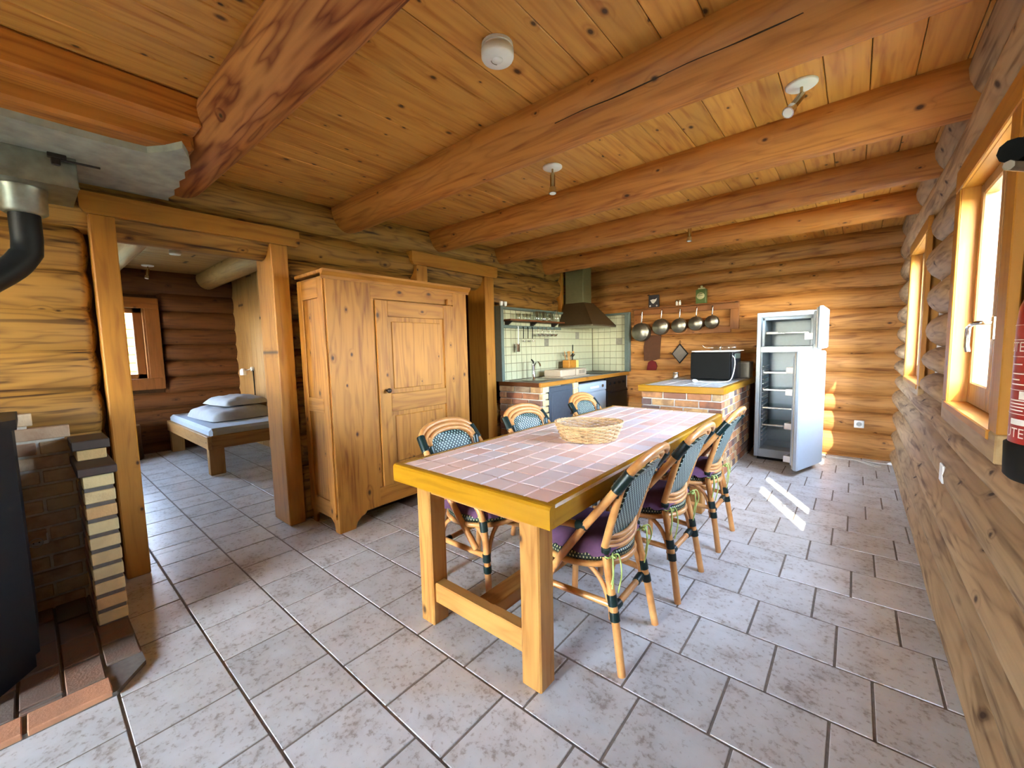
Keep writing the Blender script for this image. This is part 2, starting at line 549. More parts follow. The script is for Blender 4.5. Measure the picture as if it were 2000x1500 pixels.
# ---- floor: tiles with staggered joints
PIT, JOI = .3045, .009
row_off = {0: -1.473, 1: -1.682, 2: -1.866, 3: -2.385, 4: -.02, 5: .096, 6: -.016, 7: -.11, 8: .03, 9: .13, 10: .234, 11: .31}
for k in range(12, 22): row_off[k] = row_off[11] + .1 * (k - 11)
for k in range(-1, -14, -1): row_off[k] = row_off[0] - .1 * (-k)
tile_me = {}
def tile_mesh(w, h, key='floor_tile', th=.012, b=.0018, mat=None):
    k = (key, round(w, 3), round(h, 3))
    if k not in tile_me:
        me = MB().box(-w / 2, w / 2, -h / 2, h / 2, -th, 0, b).mesh(key)
        me.materials.append(mat)
        tile_me[k] = me
    return tile_me[k]
floor = struct(MB().box(-3.42, .62, YF - .1, 6.0, -.12, -.0035).build('floor', M_grout), 'staggered beige stone tile floor of the dining kitchen')
floor_bed = struct(MB().box(-7.5, -3.42, -1.6, 2.3, -.12, -.0035).build('floor.001', M_grout), 'stone tile floor of the bedroom beyond the doorway')
SKIP = [(-3.3, -2.75, 1.36, 2.6), (-3.3, -2.57, 3.56, 6), (-1.66, -.95, 4.14, 6), (-3.3, -2.3, -4, .06)]
rest = MB()
def lay(root, X0, X1, Y0, Y1, indiv):
    for k in range(-14, 22):
        y0, y1 = .128 + k * PIT, .128 + (k + 1) * PIT
        if y1 <= Y0 or y0 >= Y1: continue
        o = row_off.get(k, 0)
        i = math.floor((X0 - o) / PIT) - 1
        while o + i * PIT < X1:
            a, b = max(o + i * PIT + JOI / 2, X0), min(o + (i + 1) * PIT - JOI / 2, X1)
            c, d = max(y0 + JOI / 2, Y0), min(y1 - JOI / 2, Y1)
            i += 1
            if b - a < .012 or d - c < .012: continue
            if any(a > s[0] and b < s[1] and c > s[2] and d < s[3] for s in SKIP): continue
            if indiv(a, b, c, d):
                place('tile', tile_mesh(b - a, d - c, mat=M_tile), None, root, ((a + b) / 2, (c + d) / 2, random.uniform(-.0008, .0004)))
            else:
                rest.box(a, b, c, d, -.012, 0, .003)
lay(floor, -3.42, .42, YF, 5.9, lambda a, b, c, d: d > -.25)
lay(floor_bed, -7.3, -3.42, -1.5, 2.2, lambda a, b, c, d: d > .1)
rr = rest.build('tile', M_tile, floor); rr['kind'] = 'stuff'

# ---- logs
def log(parent, p0, L, ry, rz, mat, along='x', e0=0.0, e1=0.0, seed=0, name='log', n=18, taper=1.0, amp=.02, clip=None):
    rnd = random.Random(seed * 7919 + 13)
    ph = [rnd.uniform(0, 6.28) for _ in range(8)]
    xs = {0.0, L}
    m = max(2, int(L / .28))
    xs |= {L * i / m for i in range(m + 1)}
    for e, s in ((e0, 0), (e1, 1)):
        if e > 0:
            for q in (.03, .12, .3, .6, 1.0):
                xs.add(e * q if s == 0 else L - e * q)
    xs = sorted(x for x in xs if 0 <= x <= L)
    vs, fs = [], []
    for x in xs:
        s = 1.0
        for e, d in ((e0, x), (e1, L - x)):
            if e > 0 and d < e:
                u = 1 - d / e
                s *= max(.30, math.sqrt(max(0, 1 - u * u)))
        tp = 1 + (taper - 1) * x / L
        g = 1 + amp * math.sin(x * 1.7 + ph[0]) + amp * .7 * math.sin(x * 3.9 + ph[1])
        cy, cz = .006 * math.sin(x * 1.3 + ph[2]), .005 * math.sin(x * 1.9 + ph[3])
        for k in range(n):
            a = 2 * PI * k / n
            w = g * s * tp * (1 + amp * .6 * math.sin(2 * a + ph[4] + x * .8) + amp * .5 * math.sin(3 * a + ph[5] - x * 1.4))
            yy = cy + ry * w * math.cos(a)
            vs.append((x, yy if clip is None else max(yy, clip), cz + rz * w * math.sin(a)))
    for i in range(len(xs) - 1):
        for k in range(n):
            l = (k + 1) % n
            fs.append((i * n + k, i * n + l, (i + 1) * n + l, (i + 1) * n + k))
    mb = MB().add(vs, fs, True)
    mb.add(vs[:n], [tuple(reversed(range(n)))]); mb.add(vs[-n:], [tuple(range(n))])
    return mb.build(name, mat, parent, p0, (0, 0, PI / 2 if along == 'y' else 0))

def cut_wall(u0, u1, z0, z1, holes):          # rectangles left of a wall after cutting the holes (u0,u1,z0,z1)
    us = sorted({u0, u1} | {h[0] for h in holes} | {h[1] for h in holes})
    zs = sorted({z0, z1} | {h[2] for h in holes} | {h[3] for h in holes})
    for a, b in zip(us, us[1:]):
        for c, d in zip(zs, zs[1:]):
            if not any(h[0] <= a and b <= h[1] and h[2] <= c and d <= h[3] for h in holes):
                yield a, b, c, d

def spans(u0, u1, z, holes):                  # runs of a log at height z between the openings
    cuts = sorted((h[0], h[1]) for h in holes if h[2] < z < h[3])
    out, a, first = [], u0, True
    for c, d in cuts:
        out.append((a, c, 0 if first else 1, 1)); a, first = d, False
    out.append((a, u1, 0 if first else 1, 0))
    return out

Z_SIDE = [-.03, .17, .37, .57, .78, .93, 1.08, 1.235, 1.43, 1.63, 1.855, 2.06, 2.27, 2.5]
Z_LEFT = [-.02, .22, .44, .66, .88, 1.10, 1.32, 1.54, 1.76, 1.98, 2.2, 2.46]
Z_BACK = [-.2, .013, .268, .504, .69, .934, 1.15, 1.397, 1.626, 1.837, 2.058, 2.22, 2.45]

# left wall with the two doorways
HL = [(.28, 1.285, -1, 2.06), (2.43, 3.49, -1, 2.09)]
mb = MB()
for a, b, c, d in cut_wall(YF - .2, 6.0, 0, 2.5, HL):
    mb.box(-3.40, -3.275, a, b, c, d)
wall_left = struct(mb.build('wall_left', M_core), 'log wall with two doorways')
for i, (z0, z1) in enumerate(zip(Z_LEFT, Z_LEFT[1:])):
    z = (z0 + z1) / 2
    for a, b, ea, eb in spans(YF, 5.9, z, HL):
        if a > 3 and .6 < z < 1.8: continue                    # behind the kitchen tiles
        if a > 3 and z > 1.8: b, eb = 4.9, 1
        if b - a < .1: continue
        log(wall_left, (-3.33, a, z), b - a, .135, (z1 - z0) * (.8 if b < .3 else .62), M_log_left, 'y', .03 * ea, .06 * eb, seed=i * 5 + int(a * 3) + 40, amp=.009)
# right wall
HR = [(1.84, 2.83, .9, 2.03), (3.80, 4.93, .87, 2.07)]
mb = MB()
for a, b, c, d in cut_wall(YF - .2, 6.1, 0, 2.5, [(1.94, 2.73, .99, 1.94), (3.9, 4.83, .97, 1.98)]):
    mb.box(.44, .49, a, b, c, d)
wall_right = struct(mb.build('wall_right', M_core), 'pale log wall with two windows')
for i, (z0, z1) in enumerate(zip(Z_SIDE, Z_SIDE[1:])):
    z = (z0 + z1) / 2
    for a, b, ea, eb in spans(YF, 5.9, z, [(h[0] - .01, h[1] + .01, h[2] + .03, h[3] - .02) for h in HR]):
        log(wall_right, (.462, a, z), b - a, .145, (z1 - z0) * (.545 if z < .9 else .57), M_log_right, 'y', .2 * ea, .2 * eb, seed=i * 9 + int(a * 5) + 300, n=20, clip=-.035)
# back wall
wall_back = struct(MB().box(-3.6, .7, 5.86, 6.05, 0, 2.5).build('wall_back', M_core), 'log wall behind the kitchen')
for i, (z0, z1) in enumerate(zip(Z_BACK, Z_BACK[1:])):
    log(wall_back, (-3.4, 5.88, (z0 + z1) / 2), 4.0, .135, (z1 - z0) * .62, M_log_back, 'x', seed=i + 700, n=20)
# front wall, behind the photographer, with an invented glazed opening for daylight
mb = MB()
HF = [(-2.1, -.95, .05, 2.15)]
for a, b, c, d in cut_wall(-3.6, .7, 0, 2.5, HF):
    mb.box(a, b, YF - .15, YF - .02, c, d)
wall_front = struct(mb.build('wall_front', M_core), 'log wall with an added glazed door')
for i in range(11):
    z = .11 + i * .22
    for a, b, ea, eb in spans(-3.5, .6, z, HF):
        log(wall_front, (a, YF - .06, z), b - a, .13, .12, M_log_left, 'x', .08 * ea, .08 * eb, seed=i + 900, n=10)
portal('portal_front', (-1.525, YF - .1, 1.1), (-PI / 2, 0, 0), 1.15, 2.1)
portal('portal_dining', (.5, 2.335, 1.465), (0, PI / 2, 0), .95, .79)
portal('portal_kitchen', (.5, 4.3, 1.475), (0, PI / 2, 0), 1.01, .8)
portal('portal_bedroom', (-7.3, .55, 1.45), (0, -PI / 2, 0), .95, 1.0)
portal('portal_bedside', (-5.8, -1.42, 1.4), (-PI / 2, 0, 0), .6, 1.4)

# ---- ceiling: boards and round beams
ceiling = struct(MB().box(-7.6, .62, -5.4, 6.2, 2.47, 2.6).build('ceiling', M_core), 'pine board ceiling on round log beams')  # slab runs past the front wall as an unseen eave, added to block sun
x = .0075 + .153 * 3
i = 0
while x > -3.4:
    log_w = .153
    mbd = MB().box(YF, 5.9, -log_w / 2 + .0014, log_w / 2 - .0014, 0, .03, .003)
    mbd.build('board', M_board, ceiling, (x - log_w / 2, 0, ZC + random.uniform(0, .0015)), (0, 0, PI / 2))
    x -= log_w
    i += 1
bed_boards = MB()
for k in range(26):
    MB().box(-1.5, 2.25, -.0745, .0745, 0, .022, .004).build('board', M_bed_wood, ceiling, (-3.5 - k * .15, 0, ZC + .002), (0, 0, PI / 2))
def beam(y, z, rl, rr, mat, seed, x0=-3.3, x1=.5):
    return log(ceiling, (x0, y, z), x1 - x0, rl, rl, mat, 'x', seed=seed, name='beam', n=24, taper=rr / rl, amp=.015)
beam(.71, 2.385, .128, .13, M_beam_red, 11)
beam_b = beam(1.78, 2.385, .132, .145, M_beam, 12)
MB().tube([(2.2 + .045 * k, -.1212 + .001 * math.sin(k * 1.3), -.0745 + .003 * math.sin(k * .6)) for k in range(24)], .0026, 5).build('check_crack', M_core, beam_b)
beam(2.75, 2.385, .13, .14, M_beam, 13)
beam(3.68, 2.39, .13, .13, M_beam, 14)
beam(4.60, 2.385, .125, .12, M_beam, 15)
beam(-.9, 2.385, .13, .13, M_beam, 16)
beam(-2.2, 2.385, .13, .13, M_beam, 17)
beam(.71, 2.385, .128, .13, M_bed_wood, 18, -7.3, -3.42)
beam(1.78, 2.37, .13, .135, M_bed_wood, 19, -7.3, -3.42)

# ---- chimney trimmers and concrete slab beside the big beam
trim1 = struct(MB().box(-1.6, .60, -.075, .075, 0, .13, .012).build('trim_1', M_trim_beam, None, (-2.36, 0, 2.30), (0, 0, PI / 2)), 'upper timber trimmer along the chimney slab')
trim2 = struct(MB().box(-1.6, .60, -.06, .06, 0, .2, .014).build('trim_2', M_trim_beam, None, (-2.495, 0, 2.245), (0, 0, PI / 2)), 'lower timber trimmer along the chimney slab')
rg = random.Random(4)
out = [(-3.2, -1.6), (-2.545, -1.6)]
for k in range(9):
    out.append((-2.545 + rg.uniform(-.008, .008), -1.4 + k * .215))
out += [(-2.53, .44), (-2.44, .50), (-2.36, .535), (-2.45, .575), (-2.58, .612)]
for k in range(7):
    out.append((-2.66 - k * .08, .60 + (k % 2) * .018 + k * .004))
out += [(-3.2, .635)]
slab = tag(MB().prism(out, 2.215, 2.247).build('chimney_slab', M_concrete), 'rough grey concrete chimney slab above the flue box', 'slab')

# ---- doorways in the left wall
def doorway(n, y0, y1, ztop, w0, w1, hz, ha, hb, label):
    xi, xo = -3.165, -3.45
    d = MB()
    # header with stepped ends
    pts = [(ha + .02, ztop), (hb - .02, ztop), (hb - .005, ztop + .018), (hb, ztop + .03), (hb, hz), (ha, hz), (ha, ztop + .03), (ha + .005, ztop + .018)]
    M = Matrix(((0, 0, 1, 0), (1, 0, 0, 0), (0, 1, 0, 0), (0, 0, 0, 1)))
    d.prism(pts, -3.275, xi, M)
    d = struct(d.build('door_%d' % n, frame_pine(1)), label)
    MB().box(xo, xi - .004, y0, y0 + w0, 0, ztop, .006).build('jamb', frame_pine(2), d)
    MB().box(xo, xi - .004, y1 - w1, y1, 0, ztop, .006).build('jamb', frame_pine(2), d)
    MB().box(xo, xi - .10, y0 + w0, y1 - w1, ztop - .03, ztop, .004).build('head_jamb', frame_pine(1), d)
    return d
doorway(1, .28, 1.285, 2.058, .105, .115, 2.17, .25, 1.372, 'wide pine door frame open to the bedroom')
doorway(2, 2.42, 3.49, 2.085, .13, .15, 2.205, 2.375, 3.55, 'pine door frame behind the wardrobe')
# dim passage behind the second doorway
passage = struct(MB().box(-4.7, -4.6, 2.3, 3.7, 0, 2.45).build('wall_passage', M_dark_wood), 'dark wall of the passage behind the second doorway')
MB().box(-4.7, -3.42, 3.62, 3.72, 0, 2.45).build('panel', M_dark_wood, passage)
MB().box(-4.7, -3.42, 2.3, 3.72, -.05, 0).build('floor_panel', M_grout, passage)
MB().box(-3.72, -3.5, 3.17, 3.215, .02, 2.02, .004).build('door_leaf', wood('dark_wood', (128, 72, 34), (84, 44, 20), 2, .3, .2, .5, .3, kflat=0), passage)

# ---- windows
def window(n, y0, y1, z0, z1, xs, label, mid=True, cas=.10, xi=.33, apron=.09, head=.10):
    w = struct(MB().box(xi, xi + .028, y0 - cas, y1 + cas, z1, z1 + head, .004).build('window_%d' % n, frame_pine(1)), label)
    pz, py = wood('frame_pale', (206, 168, 118), (160, 114, 68), 2, .25, .3, .55, .3, kflat=0), wood('frame_pale', (206, 168, 118), (160, 114, 68), 1, .25, .3, .55, .3, kflat=0)
    MB().box(xi, xi + .03, y0 - cas, y1 + cas, z0 - apron, z0, .004).build('apron', py, w)
    for a, b in ((y0 - cas, y0), (y1, y1 + cas)):
        MB().box(xi + .001, xi + .028, a, b, z0, z1, .003).build('casing', frame_pine(2), w)
    for a, b in ((y0 - .023, y0 + .002), (y1 - .002, y1 + .023)):
        MB().box(xi + .006, xs + .012, a, b, z0 - .01, z1 + .02, .002).build('reveal', frame_pine(2), w)
        MB().box(xs + .0125, xs + .08, a, b, z0 - .01, z1 + .02).build('outer_reveal', M_white, w)
    MB().box(xi + .012, xs + .08, y0, y1, z1 - .002, z1 + .023, .002).build('reveal_head', frame_pine(1), w)
    MB().box(xi - .006, xs + .12, y0 - .02, y1 + .02, z0 - .03, z0 + .002, .004).build('sill', frame_pine(1), w)
    ym = (y0 + y1) / 2
    for a, b in (((y0, ym), (ym, y1)) if mid else ((y0, y1),)):
        s = .052
        f = MB().box(xs, xs + .05, a, a + s, z0, z1, .006).box(xs, xs + .05, b - s, b, z0, z1, .006).box(xs, xs + .05, a + s, b - s, z0, z0 + s + .045, .006).box(xs, xs + .05, a + s, b - s, z1 - s, z1, .006)
        f = f.build('sash', wood('sash_wood', (196, 150, 100), (150, 104, 60), 2, .25, .15, .5, .25, kflat=0), w)
        MB().box(xs + .02, xs + .026, a + s, b - s, z0 + s + .045, z1 - s).build('pane', M_pane, f)
    return w
w1 = window(1, 1.94, 2.73, .99, 1.94, .395, 'two casement window with deep pine sill beside the extinguisher')
h = MB().box(.383, .396, 2.30, 2.325, 1.27, 1.36, .004)
h.tube(curve_pts([(.383, 2.312, 1.335), (.352, 2.314, 1.336), (.343, 2.34, 1.333), (.342, 2.41, 1.325), (.343, 2.435, 1.30), (.343, 2.44, 1.25), (.347, 2.44, 1.225)], 5), .0085, 8)
h.build('handle', M_chrome, w1)
w2 = window(2, 3.90, 4.83, .97, 1.98, .40, 'far window with plain pine casing near the fridge', apron=.10, head=.09)
# invented glazed doors behind the photographer, added to let in daylight
w4 = MB()
for a in (-2.12, -1.55, -.99):
    w4.box(a, a + .06, YF - .12, YF - .06, .03, 2.15, .005)
w4.box(-2.12, -.93, YF - .12, YF - .06, .03, .15, .005).box(-2.12, -.93, YF - .12, YF - .06, 2.07, 2.16, .005)
w4 = struct(w4.build('window_4', frame_pine(2)), 'invented glazed terrace door added for daylight')
MB().box(-2.1, -.95, YF - .092, YF - .086, .15, 2.07).build('pane', M_pane, w4)

# ---- bedroom shell
HB = [(.05, 1.03, 1.0, 1.92)]
mb = MB()
for a, b, c, d in cut_wall(-1.7, 2.4, 0, 2.5, HB):
    mb.box(-7.42, -7.28, a, b, c, d)
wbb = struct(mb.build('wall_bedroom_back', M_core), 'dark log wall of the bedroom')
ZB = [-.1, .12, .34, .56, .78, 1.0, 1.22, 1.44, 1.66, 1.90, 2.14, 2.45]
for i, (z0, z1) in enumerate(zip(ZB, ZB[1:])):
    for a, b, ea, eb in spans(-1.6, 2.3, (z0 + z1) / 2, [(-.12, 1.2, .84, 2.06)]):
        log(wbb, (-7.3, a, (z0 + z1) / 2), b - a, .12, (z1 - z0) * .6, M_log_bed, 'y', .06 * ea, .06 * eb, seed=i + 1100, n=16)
wbr = struct(MB().box(-7.4, -3.42, 2.12, 2.24, 0, 2.5).build('wall_bedroom_right', M_core), 'board partition beside the bed')
for k in range(20):
    MB().box(0, 2.42, -.0985, .0985, 0, .02, .004).build('board', M_bed_wood, wbr, (-3.52 - k * .198, 2.105, 0), (PI / 2, -PI / 2, 0))
mb = MB()
for a, b, c, d in cut_wall(-7.4, -3.42, 0, 2.5, [(-6.1, -5.5, .7, 2.1)]):
    mb.box(a, b, -1.55, -1.42, c, d)
wbl = struct(mb.build('wall_bedroom_left', M_bed_wood), 'bedroom wall with the garden window')
w6 = struct(MB().box(-6.15, -6.08, -1.48, -1.42, .65, 2.12).box(-4.72, -4.65, -1.48, -1.42, .65, 2.12).box(-6.1, -4.7, -1.48, -1.42, .62, .7).box(-6.1, -4.7, -1.48, -1.42, 2.08, 2.14).build('window_6', frame_pine(2)), 'side window of the bedroom')
MB().box(-6.1, -4.7, -1.47, -1.464, .7, 2.08).build('pane', M_pane, w6)
w5 = MB().box(-7.19, -7.16, -.13, 1.21, 1.92, 2.06, .004)
w5 = struct(w5.build('window_5', wood('frame_brown', (160, 98, 46), (118, 68, 28), 1, .25, .2, .5, .25, kflat=0)), 'bedroom window with brown frame')
fb = wood('frame_brown', (160, 98, 46), (118, 68, 28), 2, .25, .2, .5, .25, kflat=0)
MB().box(-7.19, -7.16, -.13, 1.21, .85, 1.0, .004).build('apron', fb, w5)
for a, b in ((-.13, .05), (1.06, 1.21)):
    MB().box(-7.19, -7.162, a, b, 1.0, 1.92, .004).build('casing', fb, w5)
MB().box(-7.40, -7.15, .03, 1.08, .985, 1.0, .003).build('sill', fb, w5)
MB().box(-7.40, -7.17, 1.04, 1.06, 1.0, 1.92).build('reveal', fb, w5)
sash = MB()
for a, b in ((.05, .1), (.48, .56), (.95, 1.04)):
    sash.box(-7.30, -7.25, a, b, 1.0, 1.92, .004)
sash.box(-7.30, -7.25, .05, 1.04, 1.0, 1.06, .004).box(-7.30, -7.25, .05, 1.04, 1.86, 1.92, .004)
sash = sash.build('sash', fb, w5)
MB().box(-7.28, -7.274, .1, .95, 1.06, 1.86).build('pane', M_pane, sash)

# ---- outdoors: meadow and the neighbouring chalet seen through the bedroom window
ground = struct(MB().box(-60, 40, -60, 60, -.5, -.3).build('ground', M_grass), 'grass around the house')
ch = thing('log_chalet', 'neighbouring log chalet with pale roof seen through the bedroom window', 'house', (-15.5, 1.2, -.3))
MB().box(-3.2, -.15, -3.2, 3.6, 0, 2.6).build('wall_core', M_outlog, ch)
for k in range(11):
    log(ch, (-.15, -3.4, .12 + k * .235), 7.2, .13, .128, M_outlog, 'y', seed=k + 1300, name='log', n=10)
MB().prism([(-3.6, 2.55), (3.9, 2.55), (.2, 4.6)], -3.2, -.1, Matrix(((0, 0, 1, 0), (1, 0, 0, 0), (0, 1, 0, 0), (0, 0, 0, 1)))).build('gable', M_outlog, ch)
rf = MB()
for s, a in ((1, 4.3), (-1, -3.9)):
    d = Vector((0, .2 - a, 4.75 - 2.4)); 
    rf.add([(-3.6, a, 2.40), (.45, a, 2.40), (.45, .2, 4.75), (-3.6, .2, 4.75), (-3.6, a, 2.48), (.45, a, 2.48), (.45, .2, 4.83), (-3.6, .2, 4.83)],
           [(0, 3, 2, 1), (4, 5, 6, 7), (0, 1, 5, 4), (1, 2, 6, 5), (2, 3, 7, 6), (3, 0, 4, 7)])
rf = rf.build('roof', M_roof, ch)
big = thing('barn_roof', 'pale ribbed barn roof rising behind the neighbouring chalet', 'house', (-24, 2.0, -.3))
MB().box(-4, 0, -8, 8, 0, 3.2).build('wall', M_outlog, big)
MB().add([(.6, -9, 3.0), (.6, 9, 3.0), (-5, 9, 8.0), (-5, -9, 8.0), (.6, -9, 3.12), (.6, 9, 3.12), (-5, 9, 8.12), (-5, -9, 8.12)], [(0, 1, 2, 3), (7, 6, 5, 4), (0, 4, 5, 1), (1, 5, 6, 2), (2, 6, 7, 3), (3, 7, 4, 0)]).build('roof', M_roof, big)
for k in range(14):
    MB().box(-.04, .04, -9, 9, 0, .06).build('roof_rib', M_trim_grey, big, (.55 - 5.6 * k / 14, 0, 3.12 + 5.0 * k / 14))

# ================================================================== FURNITURE
# ---- tiled dining table
TX0, TX1, TY0, TY1, TZ = -1.644, -.752, 1.072, 3.36, .755
table = thing('dining_table', 'long dining table with terracotta tiled top and yellow varnished edge', 'table', ((TX0 + TX1) / 2, (TY0 + TY1) / 2, 0))
tx, ty = (TX1 - TX0) / 2, (TY1 - TY0) / 2
E_ = .032
edge = [(0, -.08), (.0, -.012), (.006, -.003), (.014, 0.0), (E_, 0.0), (E_, -.08)]
top = MB().box(-tx + .02, tx - .02, -ty + .02, ty - .02, TZ - .05, TZ - .005).build('table_top', M_tgrout, table)
for s in (-1, 1):
    # end rails and side rails with a rounded upper arris, mitred by overlap
    pr = [(p[0], p[1]) for p in edge]
    Mx = Matrix(((0, 0, 1, 0), (s * -1, 0, 0, s * ty), (0, 1, 0, TZ), (0, 0, 0, 1)))
    pts = pr if s < 0 else list(reversed(pr))
    MB().prism(list(reversed(pts)), -tx, tx, Mx).build('edge_rail', M_table_edge, table)
    My = Matrix(((s * -1, 0, 0, s * tx), (0, 0, 1, 0), (0, 1, 0, TZ), (0, 0, 0, 1)))
    MB().prism(pts, -ty + E_ + .0005, ty - E_ - .0005, My).build('edge_rail', M_table_edge_y, table)
tw = .1075
cols_x = [-tx + E_]
cols_x.append(-tx + E_ + .078)
while cols_x[-1] + tw < tx - E_ - .01: cols_x.append(cols_x[-1] + tw)
cols_x[-1] = min(cols_x[-1], tx - E_)
if tx - E_ - cols_x[-1] > .02: cols_x.append(tx - E_)
rows_y = [-ty + E_]
while rows_y[-1] + tw < ty - E_ - .03: rows_y.append(rows_y[-1] + tw)
rows_y.append(ty - E_)
for a, b in zip(cols_x, cols_x[1:]):
    for c, d in zip(rows_y, rows_y[1:]):
        place('tile', tile_mesh(b - a - .006, d - c - .006, 'table_tile', .01, .002, M_ttile), None, top, ((a + b) / 2, (c + d) / 2, TZ - .0005 + random.uniform(-.0006, .0006)))
tp = wood('table_pine', (226, 164, 88), (176, 108, 44), 2, .4, .4, .45, .3, .03, kflat=1)
tpx = wood('table_pine', (226, 164, 88), (176, 108, 44), 0, .4, .4, .45, .3, .03, kflat=1)
tpy = wood('table_pine', (226, 164, 88), (176, 108, 44), 1, .4, .4, .45, .3, .03, kflat=0)
lx0, lx1 = TX0 + .1 - table.location.x, TX1 - .088 - table.location.x
ly0, ly1 = 1.125 - table.location.y, 3.28 - table.location.y
for xa in (lx0, lx1 - .092):
    for ya in (ly0, ly1 - .092):
        MB().box(xa, xa + .092, ya, ya + .092, 0, TZ - .05, .006).build('leg', tp, table)
for ya in (ly0 + .012, ly1 - .08):
    MB().box(lx0 + .08, lx1 - .08, ya, ya + .05, TZ - .125, TZ - .05, .003).build('apron', tpx, table)
    MB().box(lx0 + .08, lx1 - .08, ya + .005, ya + .06, .11, .205, .004).build('stretcher', tpx, table)
for xa in (lx0 + .02, lx1 - .07):
    MB().box(xa, xa + .05, ly0 + .08, ly1 - .08, TZ - .125, TZ - .05, .003).build('apron', tpy, table)
MB().box(-.05, .05, ly0 + .06, ly1 - .06, .115, .18, .004).build('stretcher', tpy, table)

# ---- wicker basket on the table
bk = thing('bread_basket', 'oval wicker basket on the tiled table', 'basket', (-1.148, 2.035, TZ + .001), math.atan2(.2, .31))
BA, BB, BH = .188, .162, .098
def ring(a, t, rise): return lambda an, z: (a * math.cos(an), t * math.sin(an), z)
def oval(an, z, off=0.0):
    k = .76 + .24 * (max(z, 0) / BH) ** .8
    return Vector(((BA * k + off) * math.cos(an), (BB * k + off) * math.sin(an), z * (1 + .05 * math.cos(2 * an + .4))))
st = MB()
NS = 30
for i in range(NS):
    an = 2 * PI * i / NS
    st.tube([oval(an, z) for z in (.0, .03, .06, .096)], .0028, 5)
st.build('stake', M_wicker, bk)
wv = MB()
for r in range(9):
    z = .007 + r * .0098
    wv.tube([oval(2 * PI * k / (NS * 4), z, .0042 * math.sin(PI * (k / 2 + r) / 2 * 1.0 + 0) if False else .0058 * math.cos(PI * (k / 4) + PI * r)) for k in range(NS * 4)], .0044, 5, closed=True)
wv.build('weave', M_wicker, bk)
rm = MB()
for p in (0, 2.1, 4.2):
    rm.tube([oval(2 * PI * k / 96, 0.096 + .004 * math.sin(14 * 2 * PI * k / 96 + p), .004 * math.cos(14 * 2 * PI * k / 96 + p)) for k in range(96)], .0042, 5, closed=True)
rm.build('rim', M_wicker, bk)
bs = MB()
for k in range(7):
    q = .12 + k * .105
    bs.tube([(BA * .77 * q * math.cos(2 * PI * j / 40), BB * .77 * q * math.sin(2 * PI * j / 40), .004) for j in range(40)], .007, 5, closed=True)
bs.build('base', M_wicker, bk)

